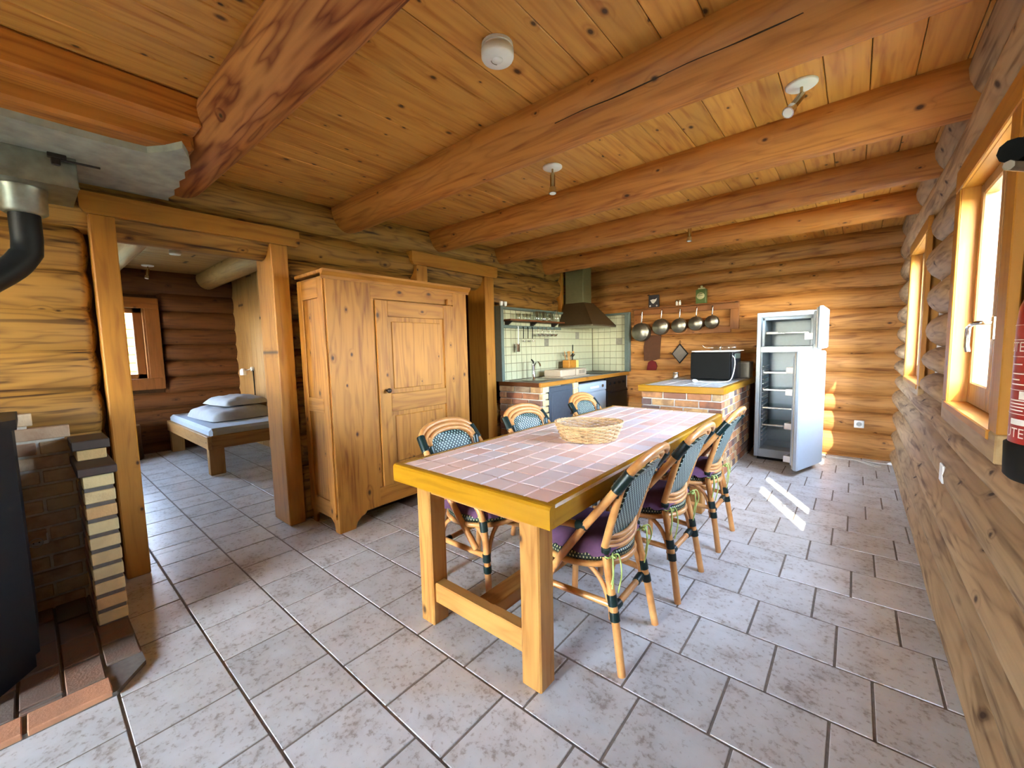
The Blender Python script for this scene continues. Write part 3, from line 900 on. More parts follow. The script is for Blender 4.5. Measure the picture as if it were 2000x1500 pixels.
# ---- rattan bistro chairs (local: +x towards the table, feet on z = 0)
def chair_proto():
    c = thing('rattan_chair', 'x', 'chair')
    R = .0165
    for s in (-1, 1):
        # rear leg and the back post above it
        MB().tube(curve_pts([(-.22, s * .188, 0), (-.185, s * .172, .22), (-.14, s * .155, .45), (-.137, s * .152, .475)], 4), [R] * 13, 9).build('rear_leg', M_rattan, c)
        MB().tube(curve_pts([(-.13, s * .152, .47), (-.185, s * .163, .66), (-.212, s * .168, .745), (-.24, s * .16, .80)], 4), R * .95, 9).build('back_post', M_rattan, c)
        # front leg sweeps up into the low arm rail
        MB().tube(curve_pts([(.205, s * .196, 0), (.195, s * .198, .25), (.18, s * .20, .44), (.13, s * .203, .53), (.04, s * .206, .565), (-.07, s * .205, .572)], 5), R, 9).build('front_leg', M_rattan, c)
        # sloping side brace from the arch to the side stretcher
        MB().tube([(-.229, s * .207, .773), (-.15, s * .212, .67), (-.073, s * .21, .572), (.03, s * .205, .43), (.12, s * .19, .29)], R, 9).build('side_brace', M_rattan, c)
        # stretchers and little arches under the seat
        MB().tube([(-.165, s * .166, .262), (.196, s * .197, .275)], R * .85, 8).build('stretcher', M_rattan, c)
        MB().tube(curve_pts([(-.178, s * .172, .21), (-.13, s * .165, .34), (-.05, s * .165, .405), (.02, s * .175, .415)], 5), R * .62, 7).build('bracket', M_rattan, c)
        MB().tube(curve_pts([(.196, s * .195, .22), (.17, s * .185, .34), (.11, s * .175, .4), (.03, s * .175, .415)], 5), R * .62, 7).build('bracket', M_rattan, c)
    MB().tube([(-.168, -.168, .232), (-.168, .168, .232)], R * .85, 8).build('stretcher', M_rattan, c)
    MB().tube(curve_pts([(-.168, -.168, .20), (-.15, -.14, .33), (-.145, -.07, .41), (-.145, .07, .41), (-.15, .14, .33), (-.168, .168, .20)], 5), R * .62, 7).build('bracket', M_rattan, c)
    MB().tube(curve_pts([(.195, -.195, .20), (.19, -.16, .34), (.185, -.08, .405), (.185, .08, .405), (.19, .16, .34), (.195, .195, .20)], 5), R * .62, 7).build('bracket', M_rattan, c)
    # three nested bent canes of the back
    def arch(w, zb, zt, r, name, fwd=0.0, mat=M_rattan):
        pts = []
        for i in range(17):
            a = PI * i / 16
            yy = -w * math.cos(a)
            zz = zb + (zt - zb) * math.sin(a) ** .75
            pts.append((-.229 - (zz - .773) * .62 + fwd, yy, zz))
        return MB().tube(pts, r, 8).build(name, mat, c)
    arch(.207, .773, .872, R, 'outer_cane')
    arch(.186, .765, .850, R * .85, 'middle_cane', .004)
    arch(.166, .752, .830, R * .8, 'inner_cane', .008)
    # lower bent rail below the panel
    for k, (z, x) in enumerate(((.515, -.138), (.492, -.134), (.472, -.14))):
        MB().tube(curve_pts([(x, -.150, z + .012), (x - .022, -.08, z - .004), (x - .03, 0, z - .008), (x - .022, .08, z - .004), (x, .150, z + .012)], 5), R * .68, 7).build('lower_rail', M_rattan, c)
    # woven back panel
    out = []
    for i in range(15):
        a = PI * i / 14
        out.append((.152 * math.cos(a), .742 + .078 * math.sin(a) ** .8))
    out = [(.143, .51), (.07, .50), (-.07, .50), (-.143, .51)][::-1] + out
    out = out[::1]
    vs = []
    for dx in (-.007, .007):
        for y, z in out:
            vs.append((-.137 - (z - .50) * .345 - max(0, z - .74) * .25 + dx - .012 * (1 - (y / .15) ** 2), y, z))
    n = len(out)
    MB().add(vs, [tuple(range(n)), tuple(reversed(range(n, 2 * n)))] + [(i, n + i, n + (i + 1) % n, (i + 1) % n) for i in range(n)]).build('back_panel', M_weave, c)
    # seat
    MB().lathe([(.02, .415), (.195, .415), (.206, .424), (.208, .44), (.2, .452), (.02, .456)], 28, sx=.98, sy=.98, c=(.02, 0, 0)).build('seat', M_weave_seat, c)
    MB().tube([(.02 + .198 * math.cos(2 * PI * k / 28), .198 * math.sin(2 * PI * k / 28), .405) for k in range(28)], R * .8, 8, closed=True).build('seat_ring', M_rattan, c)
    # green bindings
    def wrap(p, q, r=.0205):
        p, q = Vector(p), Vector(q)
        m = 7
        pts, rr_ = [], []
        for i in range(2 * m + 1):
            pts.append(p.lerp(q, i / (2 * m))); rr_.append(r if i % 2 else r * .93)
        MB().tube(pts, rr_, 9).build('binding', M_green_wrap, c)
    for s in (-1, 1):
        wrap((-.258, s * .198, .815), (-.205, s * .208, .742), .0235)
        wrap((-.205, s * .178, .765), (-.188, s * .172, .71), .02)
        wrap((-.142, s * .156, .485), (-.134, s * .152, .45), .0205)
        wrap((-.168, s * .165, .305), (-.176, s * .168, .262), .021)
        wrap((-.181, s * .170, .24), (-.187, s * .173, .205), .021)
        wrap((-.04, s * .206, .572), (-.085, s * .208, .578), .021)
        wrap((.178, s * .2, .45), (.185, s * .2, .40), .0205)
        wrap((.193, s * .198, .29), (.195, s * .198, .25), .021)
        wrap((.196, s * .198, .23), (.198, s * .197, .195), .021)
        wrap((-.165, s * .158, .25 - .018), (-.168, s * .09, .232), .0185)
    wrap((-.138, -.13, .462), (-.152, 0, .452), .016)
    wrap((-.152, 0, .452), (-.138, .13, .462), .016)
    return c

def cushion_proto():
    k = thing('seat_cushion', 'x', 'cushion')
    n = 16
    vs, fs = [], []
    for lay_ in (0, 1):
        for i in range(n + 1):
            for j in range(n + 1):
                u, v = i / n * 2 - 1, j / n * 2 - 1
                e = (1 - u ** 6) * (1 - v ** 6)
                sq = 1 - .10 * (u * u * v * v)
                puff = .030 * max(e, 0) ** .5 + .004 * math.sin(5 * u + 3 * v) * e
                x_, y_ = .195 * u * sq + .02, .195 * v * sq
                z_ = .472 + (puff if lay_ else -.012 * max(e, 0) ** .5)
                # front and side hems drop over the seat edge
                if abs(v) > .8 or u > .8:
                    z_ -= .02 * (max(abs(v), u) - .8) / .2 * (1 + .4 * math.sin(17 * u + 13 * v))
                vs.append((x_, y_, z_))
    w = n + 1
    for i in range(n):
        for j in range(n):
            a = i * w + j
            fs.append((a, a + 1, a + w + 1, a + w))
            b = a + w * w
            fs.append((b, b + w, b + w + 1, b + 1))
    MB().add(vs, fs, True).build('pad', M_purple, k)
    for s in (-1, 1):
        rb = MB()
        b0 = Vector((-.165, s * .152, .455))
        for q, (dx, dy, dz) in enumerate(((-.02, .03, -.12), (-.035, -.012, -.15), (-.03, .055, -.09))):
            pts = curve_pts([b0, b0 + Vector((dx * .8, s * dy * .7 + .008, .012)), b0 + Vector((dx, s * dy, dz * .45)), b0 + Vector((dx * .6, s * dy * .8, dz))], 5)
            rb.tube(pts, .0033, 5)
        rb.tube([b0 + Vector((.02 * math.cos(a), .022 * math.sin(a), .004 * math.sin(2 * a))) + Vector((.02, 0, 0)) for a in [2 * PI * i / 12 for i in range(12)]], .0035, 5, closed=True)
        rb.ball(b0 + Vector((-.012, 0, 0)), .009, 8, 5)
        rb.build('ribbon', M_lime, k, label='lime green tie ribbon')
    return k

chairs = [(-.875, 1.575, PI + .03, 'nearest rattan chair on the window side of the table', 'purple cushion on the nearest chair on the window side'),
          (-.845, 2.18, PI - .02, 'middle rattan chair on the window side of the table', 'purple cushion on the middle chair on the window side'),
          (-.82, 2.842, PI + .0, 'farthest rattan chair on the window side, next to the brick counter', 'purple cushion on the farthest chair on the window side'),
          (-1.54, 1.555, .05, 'nearest rattan chair on the wardrobe side of the table', 'purple cushion on the nearest chair on the wardrobe side'),
          (-1.54, 2.25, -.03, 'middle rattan chair on the wardrobe side of the table', 'purple cushion on the middle chair on the wardrobe side'),
          (-1.545, 3.085, .02, 'farthest rattan chair on the wardrobe side, in front of the blue cabinet', 'purple cushion on the farthest chair on the wardrobe side')]
cp, kp = chair_proto(), cushion_proto()
for i, (x_, y_, a_, lab, lab2) in enumerate(chairs):
    for proto, l_, g_ in ((cp, lab, 'rattan chairs around the table'), (kp, lab2, 'purple chair cushions')):
        o = proto if i == 0 else copy_tree(proto)
        o.location, o.rotation_euler = (x_, y_, 0), (0, 0, a_)
        o['label'], o['group'] = l_, g_

# ---- pine wardrobe
WX, WY0, WY1, WH = -2.74, 1.335, 2.63, 1.80
wr = thing('wardrobe', 'old pine wardrobe with one panelled door and moulded cornice', 'wardrobe', (-2.965, (WY0 + WY1) / 2, 0))
wy = (WY1 - WY0) / 2
fx = WX + 2.965                       # front plane, local
bx = -.185                            # back plane, local
pz, px_, py_ = pine(2), pine(0, 1), pine(1)
Mfront = Matrix(((0, 0, 1, 0), (1, 0, 0, 0), (0, 1, 0, 0), (0, 0, 0, 1)))   # (y, z) outline extruded along x
def foot(side):
    w_ = .33
    pts = [(0, 0), (.12, 0), (.135, .045), (.17, .075), (.2, .085), (.215, .105), (w_, .105), (w_, WH), (0, WH)]
    if side < 0:
        pts = [(-wy + p[0], p[1]) for p in pts]
    else:
        pts = [(wy - p[0], p[1]) for p in reversed(pts)]
    return pts
MB().prism(foot(-1), fx - .022, fx, Mfront).build('front_board', pz, wr)
rp = [(0, 0), (.05, 0), (.06, .06), (.08, .09), (.16, .105), (.16, WH), (0, WH)]
MB().prism([(wy - p[0], p[1]) for p in reversed(rp)], fx - .022, fx, Mfront).build('front_board', pz, wr)
dy0, dy1, dz0, dz1 = -wy + .36, wy - .17, .25, 1.665
MB().box(fx - .022, fx, -wy + .33, wy - .16, .105, dz0 - .005, .002).build('bottom_rail', py_, wr)
MB().box(fx - .022, fx, -wy + .33, wy - .16, dz1 + .008, WH, .002).build('top_rail', py_, wr)
MB().box(fx - .022, fx - .002, -wy + .33, dy0 - .004, dz0, dz1 + .01, .002).build('stile', pz, wr)
door = MB()
t_, th0, th1 = .10, fx - .004, fx + .016
for a, b in ((dy0, dy0 + t_), (dy1 - t_ * 1.15, dy1)):
    door.box(th0, th1, a, b, dz0, dz1, .003)
door = door.build('door', pz, wr)
dm = (dy0 + t_, dy1 - t_ * 1.15)
for a, b in ((dz0, dz0 + .13), (.815, .955), (dz1 - .12, dz1)):
    MB().box(th0, th1 - .001, dm[0], dm[1], a, b, .003).build('door_rail', py_, door)
for a, b in ((dz0 + .13, .815), (.955, dz1 - .12)):
    MB().box(th0 - .006, th0 + .004, dm[0], dm[1], a, b).build('panel', pz, door)
    MB().box(th0, th0 + .011, dm[0] + .035, dm[1] - .035, a + .035, b - .035, .008).build('raised_panel', pz, door)
kn = MB().tube([(th1, dy0 + .06, .985), (th1 + .022, dy0 + .06, .985)], .008, 8)
kn.ball((th1 + .034, dy0 + .06, .985), .019, 12, 8)
kn.build('knob', M_iron, door)
MB().box(fx + .001, fx + .03, dy1 - .075, dy1 - .04, dz1 + .003, dz1 + .055, .003).build('turn_button', pz, wr)
# sides
for s in (-1, 1):
    ya, yb = (-wy, -wy + .02) if s < 0 else (wy - .02, wy)
    sp = [(bx, 0), (bx + .05, 0), (bx + .06, .06), (bx + .10, .09), (fx - .12, .09), (fx - .08, .06), (fx - .06, 0), (fx - .022, 0), (fx - .022, WH), (bx, WH)]
    MB().prism(list(reversed([(p[0], -p[1]) for p in sp])), ya, yb, Matrix(((1, 0, 0, 0), (0, 0, 1, 0), (0, -1, 0, 0), (0, 0, 0, 1)))).build('side', pine(2, 1), wr)
    yo = ya - .012 if s < 0 else yb
    for a, b in ((bx, bx + .075), (fx - .10, fx - .022)):
        MB().box(a, b, yo, yo + .012, .10, WH, .002).build('side_stile', pine(2, 1), wr)
    for a, b in ((.10, .22), (.86, .96), (WH - .14, WH)):
        MB().box(bx + .075, fx - .10, yo, yo + .012, a, b, .002).build('side_rail', px_, wr)
MB().box(bx, fx - .022, -wy + .02, wy - .02, .12, WH - .01).build('carcass', pz, wr)
cor = [(0, -.014), (.008, -.014), (.012, .004), (.03, .022), (.038, .03), (.038, .046), (0, .046)]
# cornice: front moulding and returns
MB().prism([(p[0], p[1]) for p in cor], -wy - .03, wy + .03, Matrix(((1, 0, 0, fx - .002), (0, 0, 1, 0), (0, 1, 0, WH - .006), (0, 0, 0, 1)))).build('cornice', py_, wr)
MB().box(bx, fx + .02, -wy - .028, wy + .028, WH + .016, WH + .04, .004).build('top', py_, wr)

# ---- brick kitchen run along the left wall
BR = {}
def brick_mesh(w, d, h_, mat):
    k = (round(w, 3), round(d, 3), round(h_, 3), mat.name)
    if k not in BR:
        me = MB().box(-w / 2, w / 2, -d / 2, d / 2, -h_ / 2, h_ / 2, .0035).mesh('brick')
        me.materials.append(mat)
        BR[k] = me
    return BR[k]
def brick_face(parent, axis, u0, u1, z0, z1, pos, depth, mat=M_brick, L=.215, H=.060, J=.013, phase=0):
    """courses of bricks over the rectangle u0..u1 x z0..z1; axis 'x': face runs in x at y=pos, 'y': runs in y at x=pos"""
    zt, r = z1, 0
    while zt > z0 + .015:
        zb = max(zt - H, z0)
        u = u0 - ((r + phase) % 2) * (L + J) / 2 - (.03 if (r + phase) % 3 == 2 else 0)
        while u < u1 - .01:
            a, b = max(u, u0), min(u + L, u1)
            if b - a > .012:
                jit = random.uniform(-.0015, .0015)
                if axis == 'x':
                    place('brick', brick_mesh(b - a, depth, zt - zb, mat), None, parent, ((a + b) / 2, pos + jit, (zt + zb) / 2))
                else:
                    place('brick', brick_mesh(depth, b - a, zt - zb, mat), None, parent, (pos + jit, (a + b) / 2, (zt + zb) / 2))
            u += L + J
        zt -= H + J
        r += 1

KX0, KX1, KY0, KY1, KZ = -3.16, -2.565, 3.53, 5.735, .905
base = thing('kitchen_base', 'brick base of the sink counter around the blue cabinet door', 'kitchen base', (0, 0, 0))
MB().box(KX0, KX1 - .01, KY0 + .012, KY0 + .10, 0, .858).box(KX0, KX1 - .01, 4.20, 4.29, 0, .858).box(KX0, -2.75, KY0 + .1, KY1, 0, .858).box(KX0, KX1 - .02, 5.70, KY1, 0, .858).build('mortar', M_mortar, base)
brick_face(base, 'x', KX0, KX1, 0, .855, KY0 + .012, .03)
brick_face(base, 'y', KY0 + .03, KY0 + .14, 0, .855, KX1 - .008, .03, M_brick_yellow)
brick_face(base, 'y', 4.195, 4.295, 0, .855, KX1 - .008, .03, M_brick_yellow, phase=1)
wt = thing('worktop', 'wood-edged worktop above the blue cabinet and dishwasher', 'worktop', (0, 0, 0))
MB().box(KX0, KX1 - .02, KY0 + .02, KY1, .862, KZ - .004).build('board', M_mortar, wt)
MB().box(KX1 - .02, KX1 + .012, KY0 - .012, KY1, .858, KZ, .004).build('front_edge', frame_pine(1), wt)
MB().box(KX0, KX1 - .02, KY0 - .012, KY0 + .02, .858, KZ, .004).build('end_edge', M_dark_wood, wt)
for k in range(6):
    for j in range(21):
        pass
bd = thing('cabinet_door', 'slate blue wooden cabinet door under the sink', 'cabinet door', (0, 0, 0))
MB().box(KX1 - .03, KX1 - .005, 3.69, 4.18, .12, .84, .004).build('frame', M_blue, bd)
MB().box(KX1 - .006, KX1 + .002, 3.74, 4.13, .17, .79, .006).build('panel', M_blue, bd)
MB().ball((KX1 + .012, 4.12, .5), .012).build('knob', M_iron, bd)
dw = thing('dishwasher', 'white dishwasher under the worktop', 'dishwasher', (0, 0, 0))
MB().box(-2.74, KX1 - .015, 4.31, 5.02, .1, .825, .004).build('body', M_appl, dw)
MB().box(KX1 - .015, KX1 + .004, 4.312, 5.018, .13, .70, .006).build('door', M_appl, dw)
MB().box(KX1 - .015, KX1 + .008, 4.312, 5.018, .705, .823, .006).build('control_panel', M_appl, dw)
MB().box(KX1 + .006, KX1 + .02, 4.58, 4.80, .745, .775, .006).build('handle', M_white, dw)
MB().tube([(KX1 + .006, 4.9, .765), (KX1 + .02, 4.9, .765)], .02, 14).build('dial', M_steel, dw)
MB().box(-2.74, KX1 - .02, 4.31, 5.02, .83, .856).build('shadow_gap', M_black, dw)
ov = thing('oven', 'black built-in oven beside the dishwasher', 'oven', (0, 0, 0))
MB().box(-2.74, KX1 - .01, 5.04, 5.69, .1, .85, .004).build('body', M_black, ov)
MB().box(KX1 - .01, KX1 + .006, 5.05, 5.68, .16, .68, .006).build('door', M_black, ov)
MB().tube([(KX1 + .03, 5.1, .65), (KX1 + .03, 5.63, .65)], .009, 8).build('handle', M_blackmat, ov)
for k in range(4):
    MB().tube([(KX1 - .01, 5.15 + k * .14, .77), (KX1 + .012, 5.15 + k * .14, .77)], .018, 12).build('knob', M_blackmat, ov)
hob = tag(MB().box(-3.08, -2.64, 5.06, 5.62, KZ - .004, KZ + .004, .003).build('hob', M_black), 'black glass hob set in the worktop below the hood', 'hob')
sk = thing('sink', 'steel sink with round bowl set in the worktop', 'sink', (-2.86, 3.97, KZ))
MB().box(-.22, .2, -.36, .2, -.006, .004, .003).build('drainer', M_steel_brushed, sk)
MB().lathe([(.165, .006), (.16, .0045), (.15, -.0), (.13, -.0), (.001, .0045)], 24, c=(0, -.15, .003)).build('bowl', M_steel, sk)
tapo = thing('mixer_tap', 'chrome mixer tap behind the sink', 'tap', (-3.0, 3.98, KZ))
MB().lathe([(.028, .003), (.024, .012), (.02, .02), (.018, .12), (.022, .15), (.022, .19)], 14).build('body', M_chrome, tapo)
MB().tube(curve_pts([(0, 0, .15), (.06, -.02, .21), (.12, -.04, .19), (.135, -.045, .16)], 5), .011, 8).build('spout', M_chrome, tapo)
MB().tube([(0, 0, .19), (-.01, .01, .215), (-.05, .03, .235)], .009, 8).build('lever', M_blackmat, tapo)
rk = thing('bread_bin', 'beige plastic bin with slotted end on the worktop', 'bin', (-2.86, 4.50, KZ))
MB().box(-.17, .15, -.31, .33, 0, .012, .004).build('tray', M_beige, rk)
MB().box(-.15, .11, -.29, .06, .012, .098, .012).build('lid_box', M_beige, rk)
MB().box(-.15, .12, .065, .31, .012, .098, .008).build('slotted_box', M_beige, rk)
for k in range(5):
    MB().box(.118, .123, .12 + k * .03, .135 + k * .03, .035, .08).build('slot', M_greytin, rk)
uh = thing('utensil_box', 'wooden box of cooking spoons on the worktop corner', 'utensil box', (-2.98, 4.80, KZ + .0985))
MB().box(-.055, .055, -.12, .06, 0, .105, .006).build('box', frame_pine(0), uh)
for k in range(4):
    MB().tube([(random.uniform(-.03, .03), -.09 + k * .035, .02), (random.uniform(-.05, .05), -.12 + k * .04, .21 + .015 * (k % 2))], .006, 6).ball((random.uniform(-.05, .05), -.12 + k * .04, .21), .016, 8, 5).build('spoon', tpx, uh)
MB().tube([(.0, .045, .02), (.0, .06, .31)], .008, 7).build('handle', M_blackmat, uh)
yc = tag(MB().box(-.03, .05, .065, .13, 0, .10, .004).build('sponge_box', M_yellow, None, (-2.98, 4.80, KZ + .0985)), 'pale yellow box beside the wooden spoon box', 'box')
ld = thing('ladle', 'large steel ladle leaning behind the yellow box', 'ladle', (-3.06, 4.92, KZ + .0985))
MB().lathe([(.001, 0), (.03, .006), (.048, .03), (.05, .045), (.044, .045), (.03, .014), (.001, .008)], 14, c=(.02, .0, .14)).build('bowl', M_chrome, ld)
MB().tube([(.0, .0, .0), (.01, 0, .15)], .006, 7).build('handle', M_chrome, ld)

# tiled splashback
sb = struct(MB().box(-3.275, -3.158, 3.545, 5.75, KZ, 1.74).build('wall_splashback', M_wgrout), 'cream tiled splashback around the kitchen corner')
MB().box(-3.17, -2.60, 5.728, 5.87, KZ, 1.74).build('back_board', M_wgrout, sb)
tz = [KZ + .003]
while tz[-1] < 1.70: tz.append(tz[-1] + .0985)
tz = [z for z in tz if z < 1.735] 
def wtile(y0, y1, z0, z1, axis, grey=False):
    mat = M_wall_tile_grey if grey else M_wall_tile
    me = tile_mesh(y1 - y0 - .006, z1 - z0 - .006, 'wall_tile_grey' if grey else 'wall_tile', .008, .0015, mat)
    if axis == 'y':
        place('tile', me, None, sb, (-3.1515, (y0 + y1) / 2, (z0 + z1) / 2), (PI / 2, 0, PI / 2))
    else:
        place('tile', me, None, sb, ((y0 + y1) / 2, 5.7215, (z0 + z1) / 2), (PI / 2, 0, 0))
tz.append(1.738)
for r, (z0, z1) in enumerate(zip(tz, tz[1:])):
    if z1 - z0 < .02: continue
    y = 3.55
    c_ = 0
    while y < 5.70:
        y2 = min(y + .0985, 5.715)
        if y2 - y > .02: wtile(y, y2, z0, z1, 'y', (r, c_) in ((4, 9), (5, 17)))
        y = y2; c_ += 1
        if y >= 5.714: break
    x_, c_ = -3.148, 0
    while x_ < -2.61:
        x2 = min(x_ + .0985, -2.602)
        if x2 - x_ > .02: wtile(x_, x2, z0, z1, 'x', (r, c_) == (4, 4))
        x_ = x2; c_ += 1
MB().box(-3.275, -3.08, 3.495, 3.545, KZ, 1.77, .004).build('end_board', M_trim_grey, sb)
MB().box(-3.275, -3.13, 3.545, 5.73, 1.74, 1.77, .004).build('top_board', M_trim_grey, sb)
MB().box(-3.13, -2.53, 5.69, 5.75, 1.74, 1.77, .004).build('top_board', M_trim_grey, sb)
MB().box(-2.60, -2.53, 5.68, 5.75, KZ, 1.74, .004).build('end_board', M_trim_grey, sb)
MB().box(-3.28, -3.19, 4.91, 4.97, 1.77, 2.42, .004).build('corner_post', frame_pine(2), sb)
MB().box(-3.28, -3.21, 4.97, 5.8, 1.77, 2.42).build('corner_panel', M_hood_duct, sb)
for k, yy in enumerate((3.53, 3.60)):
    tag(MB().lathe([(.012, 0), (.02, .006), (.024, .04), (.022, .05), (.018, .05), (.016, .012), (.001, .01)], 14).build('egg_cup', M_white, None, (-3.105, yy, 1.7705)), 'small white cup on the splashback end, %s' % ('nearer the door frame' if k == 0 else 'nearer the shelf'), 'cup', 'small white cups')

# glass shelf and utensil rail
sh = thing('wall_shelf', 'brown wall shelf of drinking glasses beside the hood', 'shelf', (-3.147, 4.15, 1.60))
MB().box(0, .14, -.57, .56, 0, .02, .003).build('board', M_dark_wood, sh)
for yy in (-.5, -.02, .45):
    MB().prism([(0, 0), (.11, 0), (0, -.07)], yy - .01, yy + .01, Matrix(((1, 0, 0, 0), (0, 0, 1, 0), (0, 1, 0, 0), (0, 0, 0, 1)))).build('bracket', M_iron, sh)
rl = thing('utensil_rail', 'grey metal utensil rail under the glass shelf', 'rail', (-3.147, 4.15, 1.54))
MB().box(.035, .055, -.6, .6, -.02, .015, .004).build('bar', M_trim_grey, rl)
for yy in (-.55, .55):
    MB().box(0, .04, yy - .01, yy + .01, -.01, .01).build('mount', M_iron, rl)
ylist = [(3.80, .075), (3.90, .075), (4.0, .08), (4.12, .11), (4.19, .12), (4.26, .12), (4.33, .12), (4.41, .115), (4.48, .1)]
words = ['first', 'second', 'third', 'fourth', 'fifth', 'sixth', 'seventh', 'eighth', 'ninth']
for k, (yy, hh) in enumerate(ylist):
    tag(MB().lathe([(.024, 0), (.027, .01), (.031, hh), (.0285, hh), (.024, .012), (.001, .008)], 14).build('drinking_glass', M_drink, None, (-3.075 + .02 * (k % 2), yy, 1.6205)),
        '%s clear glass on the wall shelf counted from the door frame' % words[k], 'glass', 'glasses on the wall shelf')
tag(MB().lathe([(.03, 0), (.05, .02), (.05, .06), (.03, .1), (.018, .125), (.026, .15), (.023, .15), (.015, .125), (.026, .1), (.045, .06), (.045, .022), (.001, .01)], 16).build('carafe', M_drink, None, (-3.07, 4.6, 1.6205)), 'glass carafe at the hood end of the wall shelf', 'carafe')
sp = thing('spatula', 'pale long spatula hanging on the utensil rail', 'spatula', (-3.085, 3.80, 1.53))
MB().tube(curve_pts([(-.005, 0, .01), (.006, 0, .012), (.006, 0, -.02), (.0, .005, -.15), (0, .0, -.2)], 4), .006, 7).build('handle', M_white, sp)
MB().box(-.004, .004, -.03, .03, -.29, -.19, .003).build('blade', M_steel, sp)
for k, yy in enumerate((3.90, 3.99, 4.08)):
    u = thing('serving_spoon', '%s black-handled serving spoon hanging on the utensil rail from the spatula' % words[k], 'spoon', (-3.085, yy, 1.53), 0, 'black-handled spoons on the rail')
    MB().tube([(.0, 0, .012), (.008, 0, 0), (.003, 0, -.13)], .0055, 7).build('handle', M_blackmat, u)
    MB().lathe([(.001, -.012), (.02, -.008), (.03, .004), (.026, .004), (.001, -.006)], 12, c=(.01, 0, -.16)).build('bowl', M_chrome, u)
for k, yy in enumerate((4.2, 4.29, 4.38, 4.47, 4.56)):
    u = thing('sieve', '%s small steel strainer hanging under the shelf from the spoons' % words[k], 'strainer', (-3.085, yy, 1.53), 0, 'steel strainers on the rail')
    MB().tube([(.0, 0, .012), (.008, 0, 0), (.003, 0, -.05)], .004, 7).build('handle', M_steel, u)
    MB().lathe([(.001, -.03), (.03, -.02), (.042, .0), (.045, .004), (.038, .0), (.001, -.02)], 14, c=(.012, 0, -.075)).build('bowl', M_chrome, u)

# cooker hood
hd = thing('cooker_hood', 'brown pyramid cooker hood with square duct in the kitchen corner', 'cooker hood', (0, 0, 0))
x0, x1, y0, y1 = -3.15, -2.62, 4.76, 5.45
def frustum(b0, b1, zb, zt):
    vs = [(b0[0], b0[2], zb), (b0[1], b0[2], zb), (b0[1], b0[3], zb), (b0[0], b0[3], zb), (b1[0], b1[2], zt), (b1[1], b1[2], zt), (b1[1], b1[3], zt), (b1[0], b1[3], zt)]
    return vs, [(0, 3, 2, 1), (4, 5, 6, 7), (0, 1, 5, 4), (1, 2, 6, 5), (2, 3, 7, 6), (3, 0, 4, 7)]
mb = MB(); mb.add(*frustum((x0, x1, y0, y1), (x0, -2.84, 4.93, 5.2), 1.575, 1.885)); mb.build('canopy', M_hood, hd)
MB().box(x0, x1, y0, y1, 1.555, 1.576, .003).build('skirt', M_steel_brushed, hd)
MB().box(x0, -2.865, 4.955, 5.18, 1.88, 2.43, .004).build('duct', M_hood_duct, hd)

# ---- pan rack on the back wall
YR = 5.715
rkk = thing('pan_rack', 'wooden frame rack with hanging pans on the back wall', 'rack', (0, 0, 0))
rw, rwz = wood('rack_wood', (176, 110, 54), (126, 70, 30), 0, .3, .3, .5, .3, kflat=1), wood('rack_wood', (176, 110, 54), (126, 70, 30), 2, .3, .3, .5, .3, kflat=1)
MB().box(-2.46, -1.11, YR - .03, YR, 1.71, 1.80, .004).build('rail', rw, rkk)
MB().box(-2.40, -1.20, YR - .03, YR, 1.42, 1.50, .004).build('rail', rw, rkk)
MB().box(-2.46, -2.36, YR - .03, YR, 1.40, 1.71, .004).build('stile', rwz, rkk)
MB().box(-1.21, -1.11, YR - .03, YR, 1.46, 1.71, .004).build('stile', rwz, rkk)
MB().box(-2.46, -1.11, YR - .11, YR - .03, 1.785, 1.80, .003).build('ledge', rw, rkk)
for k in range(5):
    px = (-2.325, -2.05, -1.81, -1.60, -1.41)[k]
    MB().tube([(px, YR - .03, 1.745), (px, YR - .06, 1.745), (px, YR - .065, 1.76)], .004, 6).build('hook', M_iron, rkk)
pans = [(-2.335, 1.47, .128), (-2.06, 1.53, .108), (-1.815, 1.535, .096), (-1.605, 1.55, .09), (-1.412, 1.56, .082)]
plab = ['largest steel saucepan hanging at the kitchen corner end of the rack', 'second largest hanging steel saucepan on the rack', 'middle one of five hanging steel saucepans', 'fourth hanging steel saucepan from the kitchen corner', 'smallest hanging steel saucepan at the fridge end of the rack']
for (px, pz_, r), lb in zip(pans, plab):
    p = thing('saucepan', lb, 'saucepan', (px, YR - .036, pz_), 0, 'saucepans on the rack')
    dpt = r * .62
    M = Matrix(((1, 0, 0, 0), (0, 0, 1, 0), (0, -1, 0, 0), (0, 0, 0, 1)))   # local z -> world y
    MB().lathe([(.001, -dpt), (r * .92, -dpt), (r * .97, -dpt + .006), (r * .985, -dpt + .014), (r, -.006), (r * 1.04, 0), (r * 1.0, .0), (r * .97, -dpt * .4), (r * .94, -dpt + .012), (.001, -dpt + .008)], 32, M=M).build('body', M_steel_brushed, p)
    MB().lathe([(.001, -dpt - .003), (r * .78, -dpt - .003), (r * .8, -dpt)], 28, M=M).build('base_disc', M_steel_brushed, p)
    zt = 1.765 - pz_
    MB().tube(curve_pts([(0, -.012, r * .97), (0.006, -.03, r * 1.12), (.012, -.03, zt - .02), (.013, -.022, zt)], 5), [.006] * 5 + [.0075] * 11, 7).build('handle', M_steel, p)
